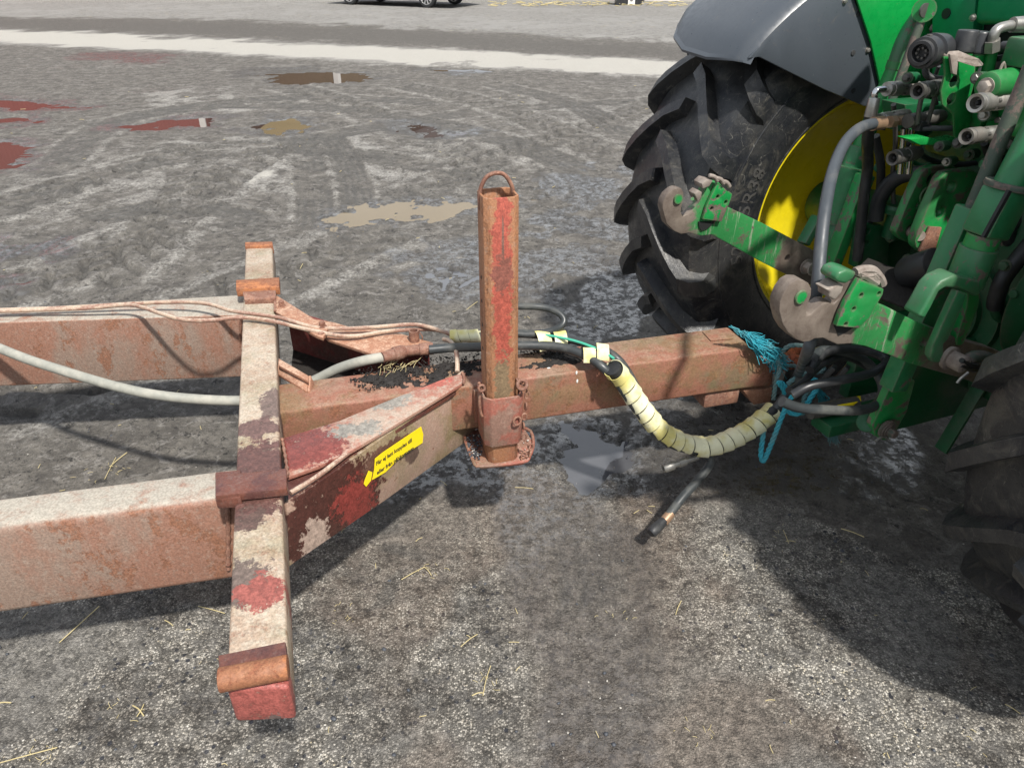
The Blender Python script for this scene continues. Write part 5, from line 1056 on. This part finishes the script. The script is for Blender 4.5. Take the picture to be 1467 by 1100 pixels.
# debris on the jack foot
sp2 = []
for _ in range(1100):
    t = rng.random(); u = 515+175*t+8*rng.normal(); v = 545-30*t+(12-6*t)*rng.normal(); 
    p = T.m @ T.z(u, min(v, 560-30*t), .613+.010*rng.random()); sp2.append(tuple(p))
for _ in range(350):
    t = rng.random(); p = T.m @ T.z(745+110*t, 505-7*t+3*rng.normal(), .613+.006*rng.random()); sp2.append(tuple(p))
scatter('black_soil', sp2, 'soil', .0012, .006, .8, label='black soil heaped on the drawbar by the jack')
fpc = []
for _ in range(130):
    p = T.m @ T.z(668+22*rng.random(), 622+38*rng.random(), zb_+.004+.010*rng.random()); fpc.append(tuple(p))
scatter('foot_debris', fpc[:100], 'stone', .003, .009, .6, label='dark debris lying on the jack foot plate')
scatter('foot_grit', fpc[118:]+[tuple(T.m @ T.z(750+8*rng.random(), 630+25*rng.random(), zb_+.006)) for _ in range(6)], 'stone_l', .003, .007, .6, label='pale grit lying on the jack foot plate')
def stalk(bm, a, b, r=.0018, bend=.0018):
    a, b = Vector(a), Vector(b); m = (a+b)/2+Vector((random.gauss(0, bend), random.gauss(0, bend), abs(random.gauss(0, bend)))); tube(bm, [a, m, b], r, 5, 3)
big = [((692, 996), (703, 953)), ((676, 996), (692, 992)), ((0, 1092), (82, 1070)), ((660, 926), (684, 908)), ((85, 920), (142, 868)), ((985, 790-25), (1005, 790-25)), ((236, 888), (248, 896)), ((284, 868), (322, 878)), ((150, 686), (166, 655)), ((158, 668), (182, 648)),
       ((1122, 759), (1130, 778)), ((1126, 775), (1140, 776)), ((1205, 757), (1238, 769)), ((575, 830), (608, 812)), ((608, 812), (618, 824)), ((1440, 1008), (1462, 1022)), ((190, 1010), (206, 1025)), ((206, 1008), (196, 1026)), ((738, 698), (764, 700)), ((976, 860), (968, 880)),
       ((968, 1040-60), (986, 1060-60)), ((0, 1006), (16, 1006)), ((760, 875), (772, 900)), ((845, 870), (880, 880)), ((1030, 600+290), (1040, 600+300)), ((690, 950), (672, 990)), ((1360, 1085), (1380, 1099)), ((560, 872), (590, 888)), ((440, 365), (430, 385)), ((668, 444), (684, 432))]
SL = {0: 'longest straw of the bent yellow pair below the jack', 1: 'short thick straw at the foot of the bent yellow pair', 2: 'long yellow straw at the bottom left edge of the yard', 3: 'thick pale straw lying up and left of the bent pair', 4: 'long curved straw just below the near side beam',
      6: 'short thick straw left of the crossbeam end', 7: 'thin straw touching the left side of the crossbeam', 8: 'straw behind the near side beam pointing away', 9: 'second straw behind the near side beam, the more slanting one', 10: 'upright straw of the small cross in the tractor shadow',
      11: 'flat straw of the small cross in the tractor shadow', 12: 'thin straw beside the near tyre in deep shadow', 13: 'long half of the kinked straw right of the crossbeam', 14: 'short half of the kinked straw right of the crossbeam', 15: 'straw at the lower right edge below the near tyre',
      16: 'falling straw of the crossed pair left of the crossbeam end', 17: 'rising straw of the crossed pair left of the crossbeam end', 18: 'thin straw lying beside the jack foot', 19: 'short straw right of the wet trail', 21: 'stub of straw at the left edge above the long bottom straw',
      28: 'faint straw on the mud near the far end of the crossbeam', 29: 'straw standing up behind the far arm of the drawbar'}
for i, (a, b) in enumerate(big):
    if i not in SL: continue
    bm = NB(); pa, pb = G(*a, .006), G(*b, .010); stalk(bm, pa, pb, .0013+.0006*random.random())
    build('straw_stalk', bm, M['straw'], None, label=SL[i], cat='straw', group='loose straw stalks on the yard')
bm = NB()
for (x, y, _) in gpts(60, -100, 1500, 620, 1200)+gpts(90, -50, 1450, 120, 620):
    a = random.random()*6.28; l_ = random.uniform(.008, .030)*(1+y*.12); stalk(bm, (x, y, .004), (x+l_*math.cos(a), y+l_*math.sin(a), .009), .0008+.00018*y)
for (x, y, _) in gpts(110, 700, 1000, 4, 10):
    a = random.random()*6.28; stalk(bm, (x, y, .01), (x+.3*math.cos(a), y+.3*math.sin(a), .05), .012)
for cu, cv, n_ in ((150, 672, 14), (480, 880, 10), (690, 975, 9), (1128, 770, 6), (60, 1080, 12), (620, 820, 9), (880, 880, 7), (300, 400, 8), (1000, 1050, 9), (180, 1015, 7)):
    for _ in range(n_):
        p = G(cu+random.gauss(0, 16), cv+random.gauss(0, 9), .004); a = random.random()*6.28; l_ = random.uniform(.006, .022); stalk(bm, p, p+Vector((l_*math.cos(a), l_*math.sin(a), .003)), .0007)
for i in range(34):
    p = T.m @ T.z(560+random.gauss(0, 15), 527+random.gauss(0, 7), .622); a = random.gauss(.8, .6); l_ = random.uniform(.015, .045); stalk(bm, p, p+Vector((l_*math.cos(a), l_*math.sin(a), random.uniform(-.006, .012))), .0008)
build('straw_litter', bm, M['straw'], None, kind='stuff', label='short straw bits scattered over the yard and the drawbar')
